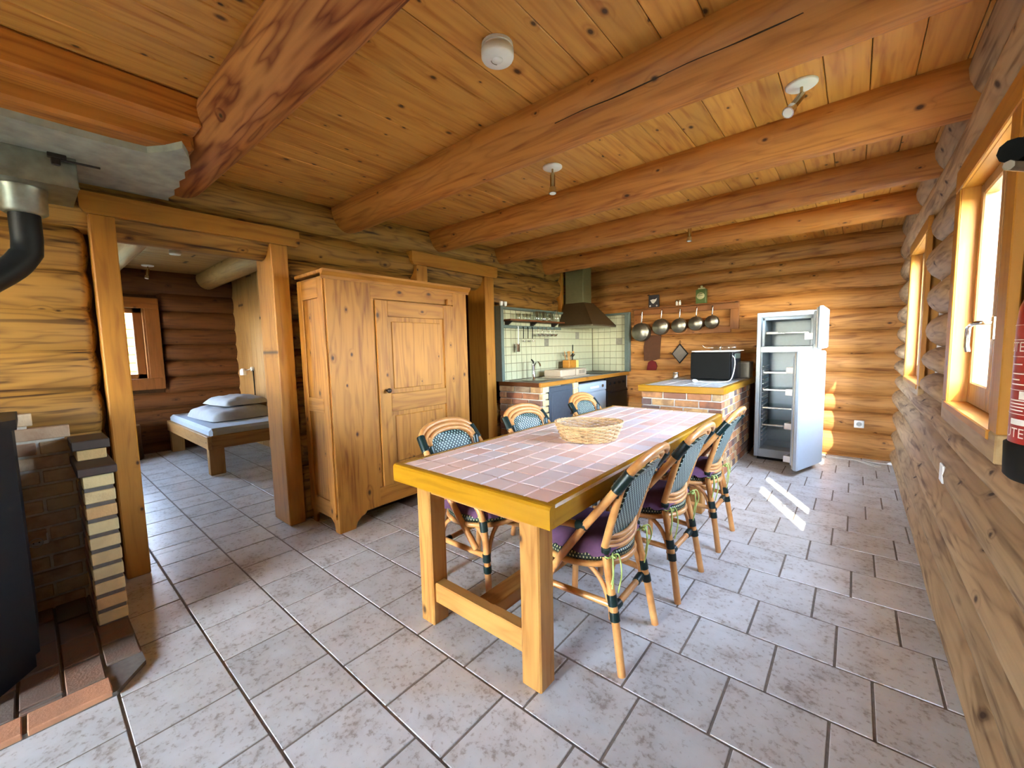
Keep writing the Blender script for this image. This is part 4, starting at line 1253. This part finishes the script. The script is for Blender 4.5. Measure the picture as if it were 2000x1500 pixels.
# things on the ledge
bxk = thing('dark_packet', 'dark packet with white picture on the pan rack', 'packet', (-2.15, YR - .075, 1.8005), .05)
MB().box(-.068, .068, -.025, .025, 0, .17, .003).build('box', plain('navy_card', (34, 26, 32), .5), bxk)
MB().prism([(-.045, .10), (-.02, .06), (.0, .05), (.035, .085), (.05, .125), (.02, .108), (-.01, .112)], .0252, .0258, Matrix(((1, 0, 0, 0), (0, 0, -1, 0), (0, 1, 0, 0), (0, 0, 0, 1)))).build('print', M_print, bxk)
for s in (-1, 1):
    MB().lathe([(.001, .0252), (.012, .0252), (.012, .0258), (.001, .0258)], 12, M=Matrix(((1, 0, 0, s * .045), (0, 0, -1, 0), (0, 1, 0, .022), (0, 0, 0, 1)))).build('print', M_print, bxk)
for k, xx in enumerate((-1.845, -1.805)):
    q = thing('shaker', '%s small steel and glass shaker on the pan rack' % ('left of the two' if k == 0 else 'right of the two'), 'shaker', (xx, YR - .07, 1.8005), 0, 'shakers on the pan rack')
    MB().lathe([(.014, 0), (.016, .004), (.014, .045), (.011, .05)], 12).build('jar', M_print, q)
    MB().lathe([(.012, .05), (.014, .055), (.012, .075), (.004, .082)], 12).build('cap', M_chrome, q)
gt = thing('green_tin', 'green tin with cream oval label on the pan rack', 'tin', (-1.535, YR - .075, 1.8005), -.1)
MB().box(-.062, .062, -.03, .03, 0, .18, .004).build('tin', M_greenbox, gt)
MB().box(-.04, .04, -.022, .022, .18, .20, .006).ball((0, 0, .215), .016).build('lid', M_cream_paper, gt)
MB().lathe([(.001, .0302), (.05, .0302), (.05, .031), (.001, .031)], 20, M=Matrix(((1, 0, 0, 0), (0, 0, -1, 0), (0, .85, 0, .095), (0, 0, 0, 1)))).build('label_plate', M_cream_paper, gt)
MB().box(-.022, .022, -.032, -.031, .118, .126).box(-.03, .03, -.032, -.031, .094, .10).build('print', M_greenbox, gt)
# cloths on the wall
ph = thing('pot_holder', 'grey diamond pot holder with dark border hanging on the log wall', 'pot holder', (-1.82, 5.725, 1.16))
Mq = Matrix(((1, 0, 0, 0), (0, 0, -1, 0), (0, 1, 0, 0), (0, 0, 0, 1)))
MB().prism([(0, -.135), (.11, 0), (0, .135), (-.11, 0)], .0, .012, Mq).build('border', M_blackmat, ph)
MB().prism([(0, -.115), (.094, 0), (0, .115), (-.094, 0)], .012, .018, Mq).build('pad', M_pot_grey, ph)
MB().tube([(0, -.006, .13), (.012, -.006, .155), (0, -.006, .18), (-.012, -.006, .155)], .003, 5, closed=True).build('loop', M_blackmat, ph)
rd = tag(MB().prism([(-.07, -.06), (.06, -.06), (.075, .0), (.05, .06), (.0, .08), (-.05, .05)], 0, .03, Mq).build('red_cloth', M_redcloth, None, (-2.2, 5.72, .99)), 'dark red cloth hanging low on the log wall', 'cloth')
cl = tag(MB().prism([(-.13, -.2), (.02, -.19), (.09, -.17), (.11, .16), (.02, .2), (-.10, .18), (-.14, 0)], 0, .014, Mq).build('dish_cloth', plain('brown_cloth', (84, 48, 24), .9), None, (-2.19, 5.735, 1.26)), 'brown cloth hanging on the log wall left of the pot holder', 'cloth')

# ---- brick peninsula
PX0, PX1, PY0, PY1, PZ = -1.69, -.926, 4.105, 5.70, .875
pe = thing('brick_counter', 'free-standing brick counter with wood-edged tiled top', 'counter', (0, 0, 0))
MB().box(PX0 + .01, PX1 - .008, PY0 + .008, PY1, 0, .81).build('mortar', M_mortar, pe)
brick_face(pe, 'x', PX0, PX1, 0, .808, PY0 + .012, .03)
brick_face(pe, 'y', PY0 + .03, 5.42, 0, .808, PX1 - .012, .03, L=.105)
MB().box(PX1 - .03, PX1 + .004, 5.43, PY1, 0, .80, .004).build('end_board', M_dark_wood, pe)
MB().box(PX0 - .03, PX1 + .025, PY0 - .03, PY0 + .02, .812, PZ, .005).build('edge', M_table_edge, pe)
MB().box(PX1 - .03, PX1 + .025, PY0 + .02, PY1, .812, PZ, .005).build('edge', M_table_edge_y, pe)
MB().box(PX0 - .03, PX0 + .02, PY0 + .02, PY1, .812, PZ, .005).build('edge', M_table_edge_y, pe)
ptop = MB().box(PX0 + .02, PX1 - .03, PY0 + .02, PY1, .81, PZ - .006).build('top', M_tgrout, pe)
for i in range(4):
    for j in range(8):
        w_, h_ = (PX1 - PX0 - .05) / 4, (PY1 - PY0 - .02) / 8
        place('tile', tile_mesh(w_ - .008, h_ - .008, 'counter_tile', .008, .002, M_tile), None, ptop, (PX0 + .02 + w_ * (i + .5), PY0 + .02 + h_ * (j + .5), PZ - .001))

# ---- microwave seen from behind, with tray and decanter on top
mw = thing('microwave', 'black microwave seen from behind on the brick counter', 'microwave', (-1.215, 5.03, PZ), -.04)
MB().box(-.215, .205, -.16, .19, .012, .315, .012).build('body', plain('microwave_black', (12, 12, 13), .5, spec=.12), mw)
MB().box(.205, .222, -.16, .19, .012, .315, .008).build('front', plain('dark_glass', (40, 42, 48), .15), mw)
MB().box(.206, .228, -.08, .14, .235, .30, .01).build('vent_box', M_trim_grey, mw)
for sx in (-.17, .17):
    for sy in (-.12, .15):
        MB().tube([(sx, sy, 0), (sx, sy, .014)], .014, 8).build('foot', M_black, mw)
cb = thing('power_cable', 'white power cable of the microwave lying on the brick counter', 'cable', (0, 0, 0))
MB().tube(curve_pts([(-1.0, 4.855, 1.15), (-.975, 4.83, 1.12), (-.965, 4.80, 1.05), (-.972, 4.77, .97), (-.99, 4.73, .90), (-1.04, 4.66, .884), (-1.15, 4.6, .882), (-1.27, 4.58, .886)], 6), .0055, 7).build('wire', M_rope, cb)
MB().tube([(-1.27, 4.58, .89), (-1.29, 4.578, .892), (-1.315, 4.575, .894), (-1.32, 4.575, .894)], [.009, .018, .019, .016], 10).build('plug', M_white, cb)
ty_ = thing('serving_tray', 'white tray on top of the microwave', 'tray', (-1.19, 5.03, PZ + .3155), -.04)
MB().box(-.2, .2, -.15, .17, 0, .008, .003).build('base', M_white, ty_)
MB().box(-.225, .225, -.175, -.15, .006, .016, .003).box(-.225, .225, .17, .195, .006, .016, .003).box(-.225, -.2, -.15, .17, .006, .016, .003).box(.2, .225, -.15, .17, .006, .016, .003).build('rim', M_white, ty_)
M_ = Matrix(((0, 0, 1, 0), (1, 0, 0, 0), (0, 1, 0, 0), (0, 0, 0, 1)))
gl = thing('glass_bottle', 'glass stoppered bottle lying on the white tray', 'bottle', (-1.13, 5.0, PZ + .3155 + .046), .1)
MB().lathe([(.02, -.12), (.022, -.05), (.014, -.03), (.016, .02), (.028, .06), (.036, .1), (.034, .13), (.001, .135)], 16, M=M_).build('glass_body', M_drink, gl)
MB().lathe([(.014, -.03), (.03, -.03), (.03, -.015), (.014, -.015)], 14, M=M_).build('collar', M_chrome, gl)
MB().tube(curve_pts([(-.12, 0, .0), (-.16, 0, .0), (-.19, 0, .01), (-.205, 0, .03)], 4), .004, 6).build('wire_clip', M_steel, gl)
bb = thing('grey_tin_box', 'grey metal box behind the microwave', 'box', (-1.0, 5.42, PZ))
MB().box(-.08, .085, -.09, .1, 0, .19, .012).build('body', M_greytin, bb)
MB().box(-.083, .088, -.093, .103, .165, .195, .01).build('lid', M_greytin, bb)
jar = thing('jar', 'small glass jar at the wall side of the brick counter', 'jar', (-1.62, 4.95, PZ))
MB().lathe([(.03, 0), (.034, .01), (.034, .06), (.026, .07), (.024, .07), (.031, .058), (.031, .012), (.001, .008)], 14).build('glass_body', M_drink, jar)
MB().lathe([(.028, .07), (.03, .072), (.03, .085), (.001, .087)], 14).build('lid', M_steel, jar)

# ---- fridge freezer with both doors open
FX0, FX1, FY0, FY1, FH = -.825, -.285, 5.135, 5.70, 1.60
fr = thing('fridge', 'white fridge freezer standing with both doors open', 'fridge', (0, 0, 0))
t_ = .042
body = MB().box(FX0, FX0 + t_, FY0, FY1, .03, FH, .004).box(FX1 - t_, FX1, FY0, FY1, .03, FH, .004).box(FX0 + t_, FX1 - t_, FY0, FY1, FH - .05, FH, .004)
body.box(FX0 + t_, FX1 - t_, FY0, FY1, .03, .12, .004).box(FX0 + t_, FX1 - t_, FY0, FY1, 1.175, 1.24, .004).box(FX0 + t_, FX1 - t_, FY1 - .05, FY1, .12, FH - .05)
body.build('cabinet', M_appl, fr)
MB().box(FX0 + t_, FX0 + t_ + .012, FY0 + .03, FY1 - .05, .12, 1.175, .003).box(FX1 - t_ - .012, FX1 - t_, FY0 + .03, FY1 - .05, .12, 1.175, .003).box(FX0 + t_, FX1 - t_, FY1 - .064, FY1 - .05, .12, 1.175).build('liner', M_liner, fr)
MB().box(FX0 + t_, FX0 + t_ + .03, FY0 + .03, FY1 - .05, 1.24, FH - .05, .006).box(FX1 - t_ - .03, FX1 - t_, FY0 + .03, FY1 - .05, 1.24, FH - .05, .006).box(FX0 + t_, FX1 - t_, FY1 - .08, FY1 - .05, 1.24, FH - .05).box(FX0 + t_, FX1 - t_, FY0 + .03, FY1 - .05, FH - .08, FH - .05).build('freezer_liner', M_liner, fr)
MB().box(FX0 + t_ + .03, FX1 - t_ - .03, FY0 + .1, FY1 - .08, 1.375, 1.383).build('freezer_shelf', M_shelfglass, fr)
MB().box(FX0 + t_ + .032, FX0 + t_ + .14, FY0 + .09, FY0 + .10, 1.37, 1.395, .003).build('ice_tray', M_white, fr)
for z in (.37, .56, .76, .95):
    MB().box(FX0 + t_ + .014, FX1 - t_ - .014, FY0 + .1, FY1 - .066, z, z + .007).build('glass_shelf', M_shelfglass, fr)
    MB().box(FX0 + t_ + .014, FX1 - t_ - .014, FY0 + .09, FY0 + .10, z - .006, z + .014, .003).build('shelf_edge', M_steel, fr)
for k in range(18):
    z = .2 + k * .048
    MB().box(FX0 + t_ + .012, FX0 + t_ + .026, FY0 + .06, FY0 + .42, z, z + .012, .003).build('shelf_runner', M_white, fr)
MB().box(FX0 + t_ + .03, FX1 - t_ - .03, FY0 + .1, FY0 + .112, .14, .33, .004).build('crisper_front', M_shelfglass, fr)
MB().box(FX0 + .03, FX1 - .03, FY0 + .02, FY1 - .05, .0, .03).build('plinth', M_blackmat, fr)
MB().box(FX0 + .27, FX0 + .285, FY0 - .003, FY0 + .002, 1.205, 1.22).build('badge', M_steel, fr)
def fridge_door(hx, hy, dx, dy, L, z0, z1, shelves, name):
    a = math.atan2(dy, dx)
    # local x runs from the hinge to the free edge; local +y is the outer face of the opened door
    d = MB().box(0, L, .012, .058, z0, z1, .012).build(name, M_appl, fr, (hx, hy, 0), (0, 0, a))
    MB().box(.012, L - .012, .0, .014, z0 + .012, z1 - .012, .005).build('gasket', plain('gasket', (206, 202, 192), .6), d)
    MB().box(.03, L - .03, -.022, .002, z0 + .04, z1 - .04, .01).build('inner_panel', M_liner, d)
    for z in shelves:
        MB().box(.05, L - .05, -.085, -.022, z, z + .012, .003).box(.05, L - .05, -.088, -.08, z, z + .062, .003).box(L - .058, L - .05, -.085, -.022, z, z + .062, .003).build('door_shelf', M_white, d)
    return d
fridge_door(-.268, 5.118, -.30, -.954, .545, .06, 1.19, (.12, .44, .77, .98), 'fridge_door')
fridge_door(-.262, 5.118, -.03, -1.0, .53, 1.215, 1.60, (1.3,), 'freezer_door')
fc = thing('fridge_cable', 'white fridge cable looped on the tiles by the back wall', 'cable', (0, 0, 0))
MB().tube(curve_pts([(-.24, 5.66, .006), (-.1, 5.64, .006), (.06, 5.62, .006), (.2, 5.5, .006), (.24, 5.47, .006), (.2, 5.43, .008), (.08, 5.56, .012), (.05, 5.64, .008), (.1, 5.66, .006), (.22, 5.60, .006), (.30, 5.60, .009)], 6), .0055, 7).build('wire', M_rope, fc)
MB().tube([(.30, 5.60, .013), (.315, 5.602, .016), (.335, 5.605, .018), (.34, 5.605, .018)], [.008, .016, .018, .015], 10).build('plug', M_white, fc)

# ---- sockets
def socket(name, label, loc, rot):
    o = thing(name, label, 'socket', loc)
    o.rotation_euler = rot
    MB().box(-.042, .042, -.04, .04, 0, .009, .003).build('plate', M_white, o)
    MB().lathe([(.024, .0085), (.024, .0105), (.021, .0105), (.019, .0092), (.001, .0092)], 18).build('recess', plain('socket_grey', (176, 178, 180), .5), o)
    for s in (-1, 1):
        MB().tube([(s * .0095, 0, .0088), (s * .0095, 0, .0098)], .003, 7).build('pin_hole', M_black, o)
    return o
socket('wall_socket', 'white wall socket on the back log wall beside the fridge', (.063, 5.738, .38), (PI / 2, 0, 0))
socket('wall_socket', 'white socket let into the window wall log', (.317, 2.62, .675), (PI / 2, 0, -PI / 2 + PI))
socket('wall_socket', 'white socket in the dark brick wall behind the stove', (-3.085, -.035, .375), (PI / 2, 0, PI / 2))

# ---- hearth, brick wall and wing wall
he = thing('hearth', 'low brown brick hearth on the floor under the stove', 'hearth', (0, 0, 0))
HO = [(-3.15, -1.6), (-2.12, -1.6), (-2.10, .125), (-2.225, .225), (-3.15, .225)]
MB().prism([(p[0] + (.006 if p[0] < -3 else -.004), p[1]) for p in HO], 0.0005, .018).build('bed', M_mortar_dark, he)
for k in range(7):
    ya = .225 - k * .115
    xx = -3.15 + (.06 if k % 2 else 0)
    while xx < -2.24:
        b = min(xx + .22, -2.215)
        if k == 0: b = min(b, -2.30)
        if b - xx > .018:
            MB().box(xx + .005, b - .005, ya - .11, ya - .004, .004, .026, .003).build('brick', M_brick_hearth, he)
        xx += .226
for k in range(6):
    ya = .12 - k * .222
    MB().box(-2.212, -2.104, ya - .216, ya - .006, .004, .027, .003).build('brick', M_brick_orange if k < 3 else M_brick_hearth, he)
bw = thing('chimney_wall', 'stepped brick fire wall on the logs behind the stove', 'brick wall', (0, 0, 0))
MB().box(-3.19, -3.084, -1.5, -.02, .935, 1.0).box(-3.19, -3.084, -1.5, .10, .865, .935).box(-3.19, -3.084, -1.5, .225, .0, .865).build('mortar', M_mortar, bw)
zt = 1.018
for r in range(14):
    z1_, z0_ = zt - r * .0728, zt - r * .0728 - .06
    ye = .0 if r == 0 else (.12 if r == 1 else .228)
    yy = ye
    first = .5 if r % 2 == 1 and r > 1 else 1
    while yy > -.62:
        L_ = .215 * first if yy == ye else .215
        y0_ = yy - L_
        place('brick', brick_mesh(.05, yy - y0_, z1_ - max(z0_, .005), M_brick_pale), None, bw, (-3.10, (yy + y0_) / 2, (z1_ + max(z0_, .005)) / 2))
        yy = y0_ - .011
ww = thing('wing_wall', 'narrow yellow brick wing wall with dark cap beside the door post', 'brick wall', (0, 0, 0))
MB().box(-3.07, -2.664, .127, .223, .018, .745).build('mortar', M_mortar_dark, ww)
z_ = .742
r = 0
while z_ > .03:
    zb = max(z_ - .054, .019)
    place('brick', brick_mesh(.09, .104, z_ - zb, M_brick_yellow), None, ww, (-2.703, .175, (z_ + zb) / 2))
    xx = -2.755 - (.11 if r % 2 else 0)
    place('brick', brick_mesh(.21 if r % 2 else .10, .104, z_ - zb, M_brick), None, ww, (-2.86 if r % 2 else -2.805, .175, (z_ + zb) / 2))
    place('brick', brick_mesh(.095 if r % 2 else .205, .104, z_ - zb, M_brick), None, ww, (-3.02 if r % 2 else -2.965, .175, (z_ + zb) / 2))
    z_ -= .0728
    r += 1
M_cap = plain('dark_clay', (74, 60, 54), .6)
MB().box(-3.07, -2.64, .108, .24, .747, .785, .004).build('cap', M_cap, ww)
place('brick', brick_mesh(.16, .104, .05, M_brick_yellow), None, ww, (-2.93, .175, .812))
MB().box(-3.07, -2.83, .108, .24, .84, .885, .004).build('cap', M_cap, ww)

# ---- stove, flue pipe and flue box
sv = thing('wood_stove', 'black iron wood stove on the brick hearth', 'stove', (-2.62, -.40, .028))
sp_ = [(-.30, -.36), (.10, -.36), (.30, -.22), (.30, .20), (.10, .345), (-.30, .345)]
MB().prism([(p[0] * .96, p[1] * .96) for p in sp_], 0, .06).build('plinth', M_stove, sv)
MB().prism(sp_, .06, .98).build('body', M_stove, sv)
MB().prism([(p[0] * 1.04, p[1] * 1.04) for p in sp_], .98, 1.02).build('top_plate', M_stove, sv)
MB().box(.298, .318, -.17, .16, .42, .86, .008).build('door', M_black, sv)
MB().box(.312, .32, -.13, .12, .47, .81).build('door_glass', plain('dark_glass', (40, 42, 48), .15), sv)
MB().tube([(.318, .14, .6), (.35, .14, .62), (.35, .14, .7)], .008, 7).build('handle', M_steel, sv)
fp = thing('flue_pipe', 'black stove pipe with elbow and bright collar', 'pipe', (0, 0, 0))
pts = curve_pts([(-2.99, .055, 1.97), (-2.99, .055, 1.84)], 2) + curve_pts([(-2.99, .05, 1.78), (-2.96, .0, 1.70), (-2.90, -.10, 1.60), (-2.84, -.20, 1.50), (-2.80, -.27, 1.42), (-2.78, -.30, 1.34)], 4) + [Vector((-2.78, -.30, 1.05))]
MB().tube(pts, .052, 20).build('pipe', M_stove, fp)
MB().lathe([(.062, 0), (.078, .012), (.080, .10), (.084, .105), (.084, .12)], 24, c=(-2.99, .055, 1.955)).build('collar', M_galv, fp)
MB().lathe([(.06, -.01), (.0605, .03), (.053, .035)], 20, c=(-2.78, -.30, 1.05)).build('base_ring', M_stove, fp)
fbx = thing('flue_box', 'galvanised steel flue box under the concrete slab', 'flue box', (0, 0, 0))
MB().box(-3.19, -2.84, -.62, .232, 2.075, 2.214, .002).build('box', M_galv, fbx)
MB().box(-2.842, -2.832, -.62, .234, 2.075, 2.083).build('flange', M_galv, fbx)
MB().box(-2.842, -2.815, .14, .20, 2.195, 2.213, .002).box(-2.84, -2.822, .15, .18, 2.165, 2.21, .003).build('bracket', M_iron, fbx)
MB().tube([(-2.825, .18, 2.19), (-2.822, .31, 2.192)], .005, 7).build('bolt', M_iron, fbx)

# ---- bedroom furniture
bed = thing('bed', 'low wooden bed with pale mattress beyond the doorway', 'bed', (0, 0, 0))
BX0, BX1, BY0, BY1 = -7.1, -5.2, 1.17, 2.07
for ya in (BY0, BY1 - .04):
    MB().box(BX0, BX1, ya, ya + .04, .285, .425, .005).build('side_rail', M_bed_wood, bed)
for xa in (BX0, BX1 - .04):
    MB().box(xa, xa + .04, BY0 + .04, BY1 - .04, .285, .425, .005).build('end_rail', M_bed_wood_y, bed)
for xa in (BX0 + .03, BX1 - .11):
    for ya in (BY0 + .012, BY1 - .152):
        MB().box(xa, xa + .085, ya, ya + .14, 0, .29, .005).build('leg', M_bed_wood_z, bed)
MB().box(BX0 + .04, BX1 - .04, BY0 + .04, BY1 - .04, .33, .36).build('slat_base', M_bed_wood, bed)
def soft(name, sx, sy, sz, mat, loc, rz, lab, cat, seed, wr_=.01, pw=4, nx=26, ny=20, flat=.25):
    rs = random.Random(seed)
    ph = [rs.uniform(0, 6) for _ in range(9)]
    vs, fs = [], []
    for l_ in (0, 1):
        for i in range(nx + 1):
            for j in range(ny + 1):
                u, v = i / nx * 2 - 1, j / ny * 2 - 1
                e = max(0, (1 - abs(u) ** pw) * (1 - abs(v) ** pw))
                k = 1 - .06 * (u * u * v * v)
                w_ = wr_ * (math.sin(9 * u + 4 * v + ph[0]) + .6 * math.sin(6 * v - 11 * u + ph[1]) + .5 * math.sin(17 * v + ph[2] + 5 * u))
                z = (sz * e ** .5 + w_ * e ** .3) if l_ else -sz * flat * e ** .5
                vs.append((sx * u * k + w_ * .4, sy * v * k, z + sz * flat))
    m = (nx + 1) * (ny + 1)
    for i in range(nx):
        for j in range(ny):
            a = i * (ny + 1) + j
            fs.append((a, a + 1, a + ny + 2, a + ny + 1))
            fs.append((m + a, m + a + ny + 1, m + a + ny + 2, m + a + 1))
    return tag(MB().add(vs, fs, True).build(name, mat, None, loc, (0, 0, rz)), lab, cat)
mt = MB().box(BX0 + .03, BX1 - .03, BY0 + .03, BY1 - .03, .361, .50, .03)
tag(mt.build('mattress', M_sheet), 'white sheeted mattress on the bed', 'mattress')
soft('duvet', .50, .36, .13, M_bedding, (-6.15, 1.66, .501), .06, 'folded pale duvet on the mattress', 'duvet', 3, .008, 6, flat=.08)
soft('pillow', .36, .27, .10, M_bedding, (-6.2, 1.74, .652), .12, 'pale pillow on top of the folded duvet', 'pillow', 5, .006, 3, flat=.1)
ns = thing('log_stool', 'round log stool with pale top by the bedroom wall', 'stool', (-6.92, .72, 0))
MB().lathe([(.16, 0), (.165, .02), (.155, .25), (.16, .42), (.155, .43)], 20).build('trunk', M_log_bed, ns)
MB().lathe([(.155, .43), (.15, .436), (.001, .437)], 20).build('cut_top', M_bed_wood, ns)
rlm = thing('reading_lamp', 'small white reading lamp with cord on the board wall above the bed', 'lamp', (-6.55, 2.08, 1.08))
MB().tube([(0, .0, 0), (0, -.03, 0)], .03, 12).build('wall_plate', M_white, rlm)
MB().tube([(0, -.03, 0), (-.02, -.10, -.02)], .008, 8).build('arm', M_white, rlm)
MB().lathe([(.02, .0), (.036, -.02), (.04, -.09), (.036, -.09), (.03, -.02)], 14, c=(-.03, -.12, .01)).build('shade', M_white, rlm)
MB().tube([(.01, -.006, -.02), (.012, -.006, -.3), (.01, -.006, -.55)], .007, 6).build('cord', M_blackmat, rlm)

# ---- ceiling lights and alarms
def alarm(label, loc, r=.052):
    o = thing('smoke_alarm', label, 'smoke alarm', loc)
    MB().lathe([(r * .96, 0), (r * .98, -.012)], 28).build('base', M_white, o)
    MB().lathe([(r * .90, -.012), (r * .90, -.02), (r, -.021), (r, -.044), (r * .93, -.052), (.001, -.054)], 28).build('cover', M_white, o)
    MB().lathe([(.020, -.0535), (.0195, -.0565), (.001, -.0568)], 20).build('test_button', M_white, o)
    MB().tube([(.025 * math.cos(a), .025 * math.sin(a), -.0545) for a in [2.4 + .09 * k for k in range(16)]], .0012, 5).build('sound_slot', M_greytin, o)
    return o
alarm('round white smoke alarm between the two nearest beams', (-1.085, 1.25, ZC), .062)
alarm('small smoke alarm on the bedroom ceiling', (-5.68, 1.14, ZC))
def spot(label, loc, aim, base_r=.062):
    o = thing('spotlight', label, 'spotlight', loc, 0, 'ceiling spotlights')
    MB().lathe([(base_r, 0), (base_r, -.006), (base_r * .9, -.011), (.001, -.013)], 26).build('base', M_white, o)
    MB().tube([(0, 0, -.01), (0, 0, -.055)], .006, 8).build('stem', M_brass, o)
    p = Vector((0, 0, -.05)); q = p + Vector(aim).normalized() * .105
    MB().tube([p - Vector(aim).normalized() * .012, p, q - (q - p) * .25, q - (q - p) * .24], [.012, .0165, .0165, .018], 14).build('barrel', M_brass, o)
    e = q + (q - p).normalized() * .014
    MB().tube([q - (q - p) * .22, q, e], [.021, .024, .025], 14).build('lamp_head', M_chrome, o)
    MB().tube([e - (q - p) * .02, e + (q - p) * .012], .02, 14).build('lens', M_white, o)
    return o
spot('brass spotlight on round white base above the basket', (-1.525, 2.265, ZC), (.06, -.1, -1))
spot('tilted brass spotlight on round white base nearest the window wall', (-.228, 2.335, ZC), (-.35, -.62, -.75))
spot('far spotlight mostly hidden behind the last beams', (-1.25, 4.17, ZC), (0, -.1, -1))
spot('spotlight on the bedroom ceiling', (-6.85, 1.09, ZC), (.1, -.2, -1))

# ---- fire extinguisher at the right edge
ex = thing('fire_extinguisher', 'red fire extinguisher with black foot on the window wall', 'fire extinguisher', (.252, .97, 1.062))
ER = .065
MB().lathe([(ER, .05), (ER, .235), (ER * .97, .262), (ER * .84, .29), (ER * .58, .312), (.026, .325), (.022, .36)], 40).build('cylinder', M_red, ex)
MB().lathe([(ER * .96, 0), (ER * 1.04, .006), (ER * 1.06, .055), (ER * 1.0, .058)], 40).build('foot_ring', M_blackmat, ex)
MB().lathe([(.028, .355), (.028, .40), (.018, .405), (.018, .415)], 16).build('valve', M_brass, ex)
MB().box(-.03, .02, -.02, .02, .41, .445, .006).build('head', plain('rubber_black', (16, 16, 16), .85, spec=.06), ex)
MB().tube(curve_pts([(.0, 0, .43), (-.045, -.06, .444), (-.083, -.12, .454), (-.113, -.17, .446)], 4), [.024] * 6 + [.02] * 4 + [.014] * 3, 10).build('grip', plain('rubber_black', (16, 16, 16), .85, spec=.06), ex)
MB().tube(curve_pts([(.0, 0, .415), (-.04, -.06, .418), (-.076, -.115, .430), (-.116, -.175, .428)], 4), .006, 7).build('lever', M_greytin, ex)
MB().tube(curve_pts([(.01, 0, .445), (.03, .06, .43), (.035, .085, .35), (.035, .088, .2), (.03, .085, .08)], 5), .010, 8).build('hose', M_blackmat, ex)
MB().box(.05, .07, -.03, .03, .10, .25, .004).build('wall_bracket', M_iron, ex)
def on_cyl(body, size, z, ang, name='print'):
    cu = bpy.data.curves.new('t', 'FONT')
    cu.body, cu.size, cu.align_x = body, size, 'LEFT'
    to = bpy.data.objects.new('t', cu)
    col.objects.link(to)
    dg = bpy.context.evaluated_depsgraph_get()
    me0 = bpy.data.meshes.new_from_object(to.evaluated_get(dg))
    bpy.data.objects.remove(to)
    vs = [v.co.copy() for v in me0.vertices]
    fs = [tuple(p.vertices) for p in me0.polygons]
    out = []
    R_ = ER + .0006
    for v in vs:
        a = ang + v.x / R_
        out.append((R_ * math.cos(a), R_ * math.sin(a), z + v.y))
    o = MB().add(out, fs).build(name, M_print, ex)
    bpy.data.meshes.remove(me0)
    return o
def strip(z0, z1, a0, a1, name='print', mat=M_print):
    R_ = ER + .0005
    n = max(2, int((a1 - a0) / .12))
    vs = [(R_ * math.cos(a0 + (a1 - a0) * i / n), R_ * math.sin(a0 + (a1 - a0) * i / n), z) for z in (z0, z1) for i in range(n + 1)]
    MB().add(vs, [(i, i + 1, n + 2 + i, n + 1 + i) for i in range(n)]).build(name, mat, ex)
AV = math.atan2(-.975, -.243)                # towards the photographer
A0 = AV - 1.42
on_cyl('EXTINCTEUR', .021, .196, A0 - 1.02)
on_cyl('UTEUR', .021, .067, A0 + .04)
for z in (.188, .213, .235, .102, .138):
    strip(z, z + .0009, A0 - .3, A0 + 2.4)
for z, w_ in ((.176, .35), (.162, .5), (.153, .3), (.146, .8), (.112, .7), (.117, .6), (.122, .65), (.107, .45)):
    strip(z, z + .0018, A0 + .1, A0 + .1 + w_)
strip(.125, .137, A0 + .42, A0 + .55)
strip(.125, .131, A0 + .55, A0 + .85)
strip(.086, .095, A0 + .2, A0 + 1.2)
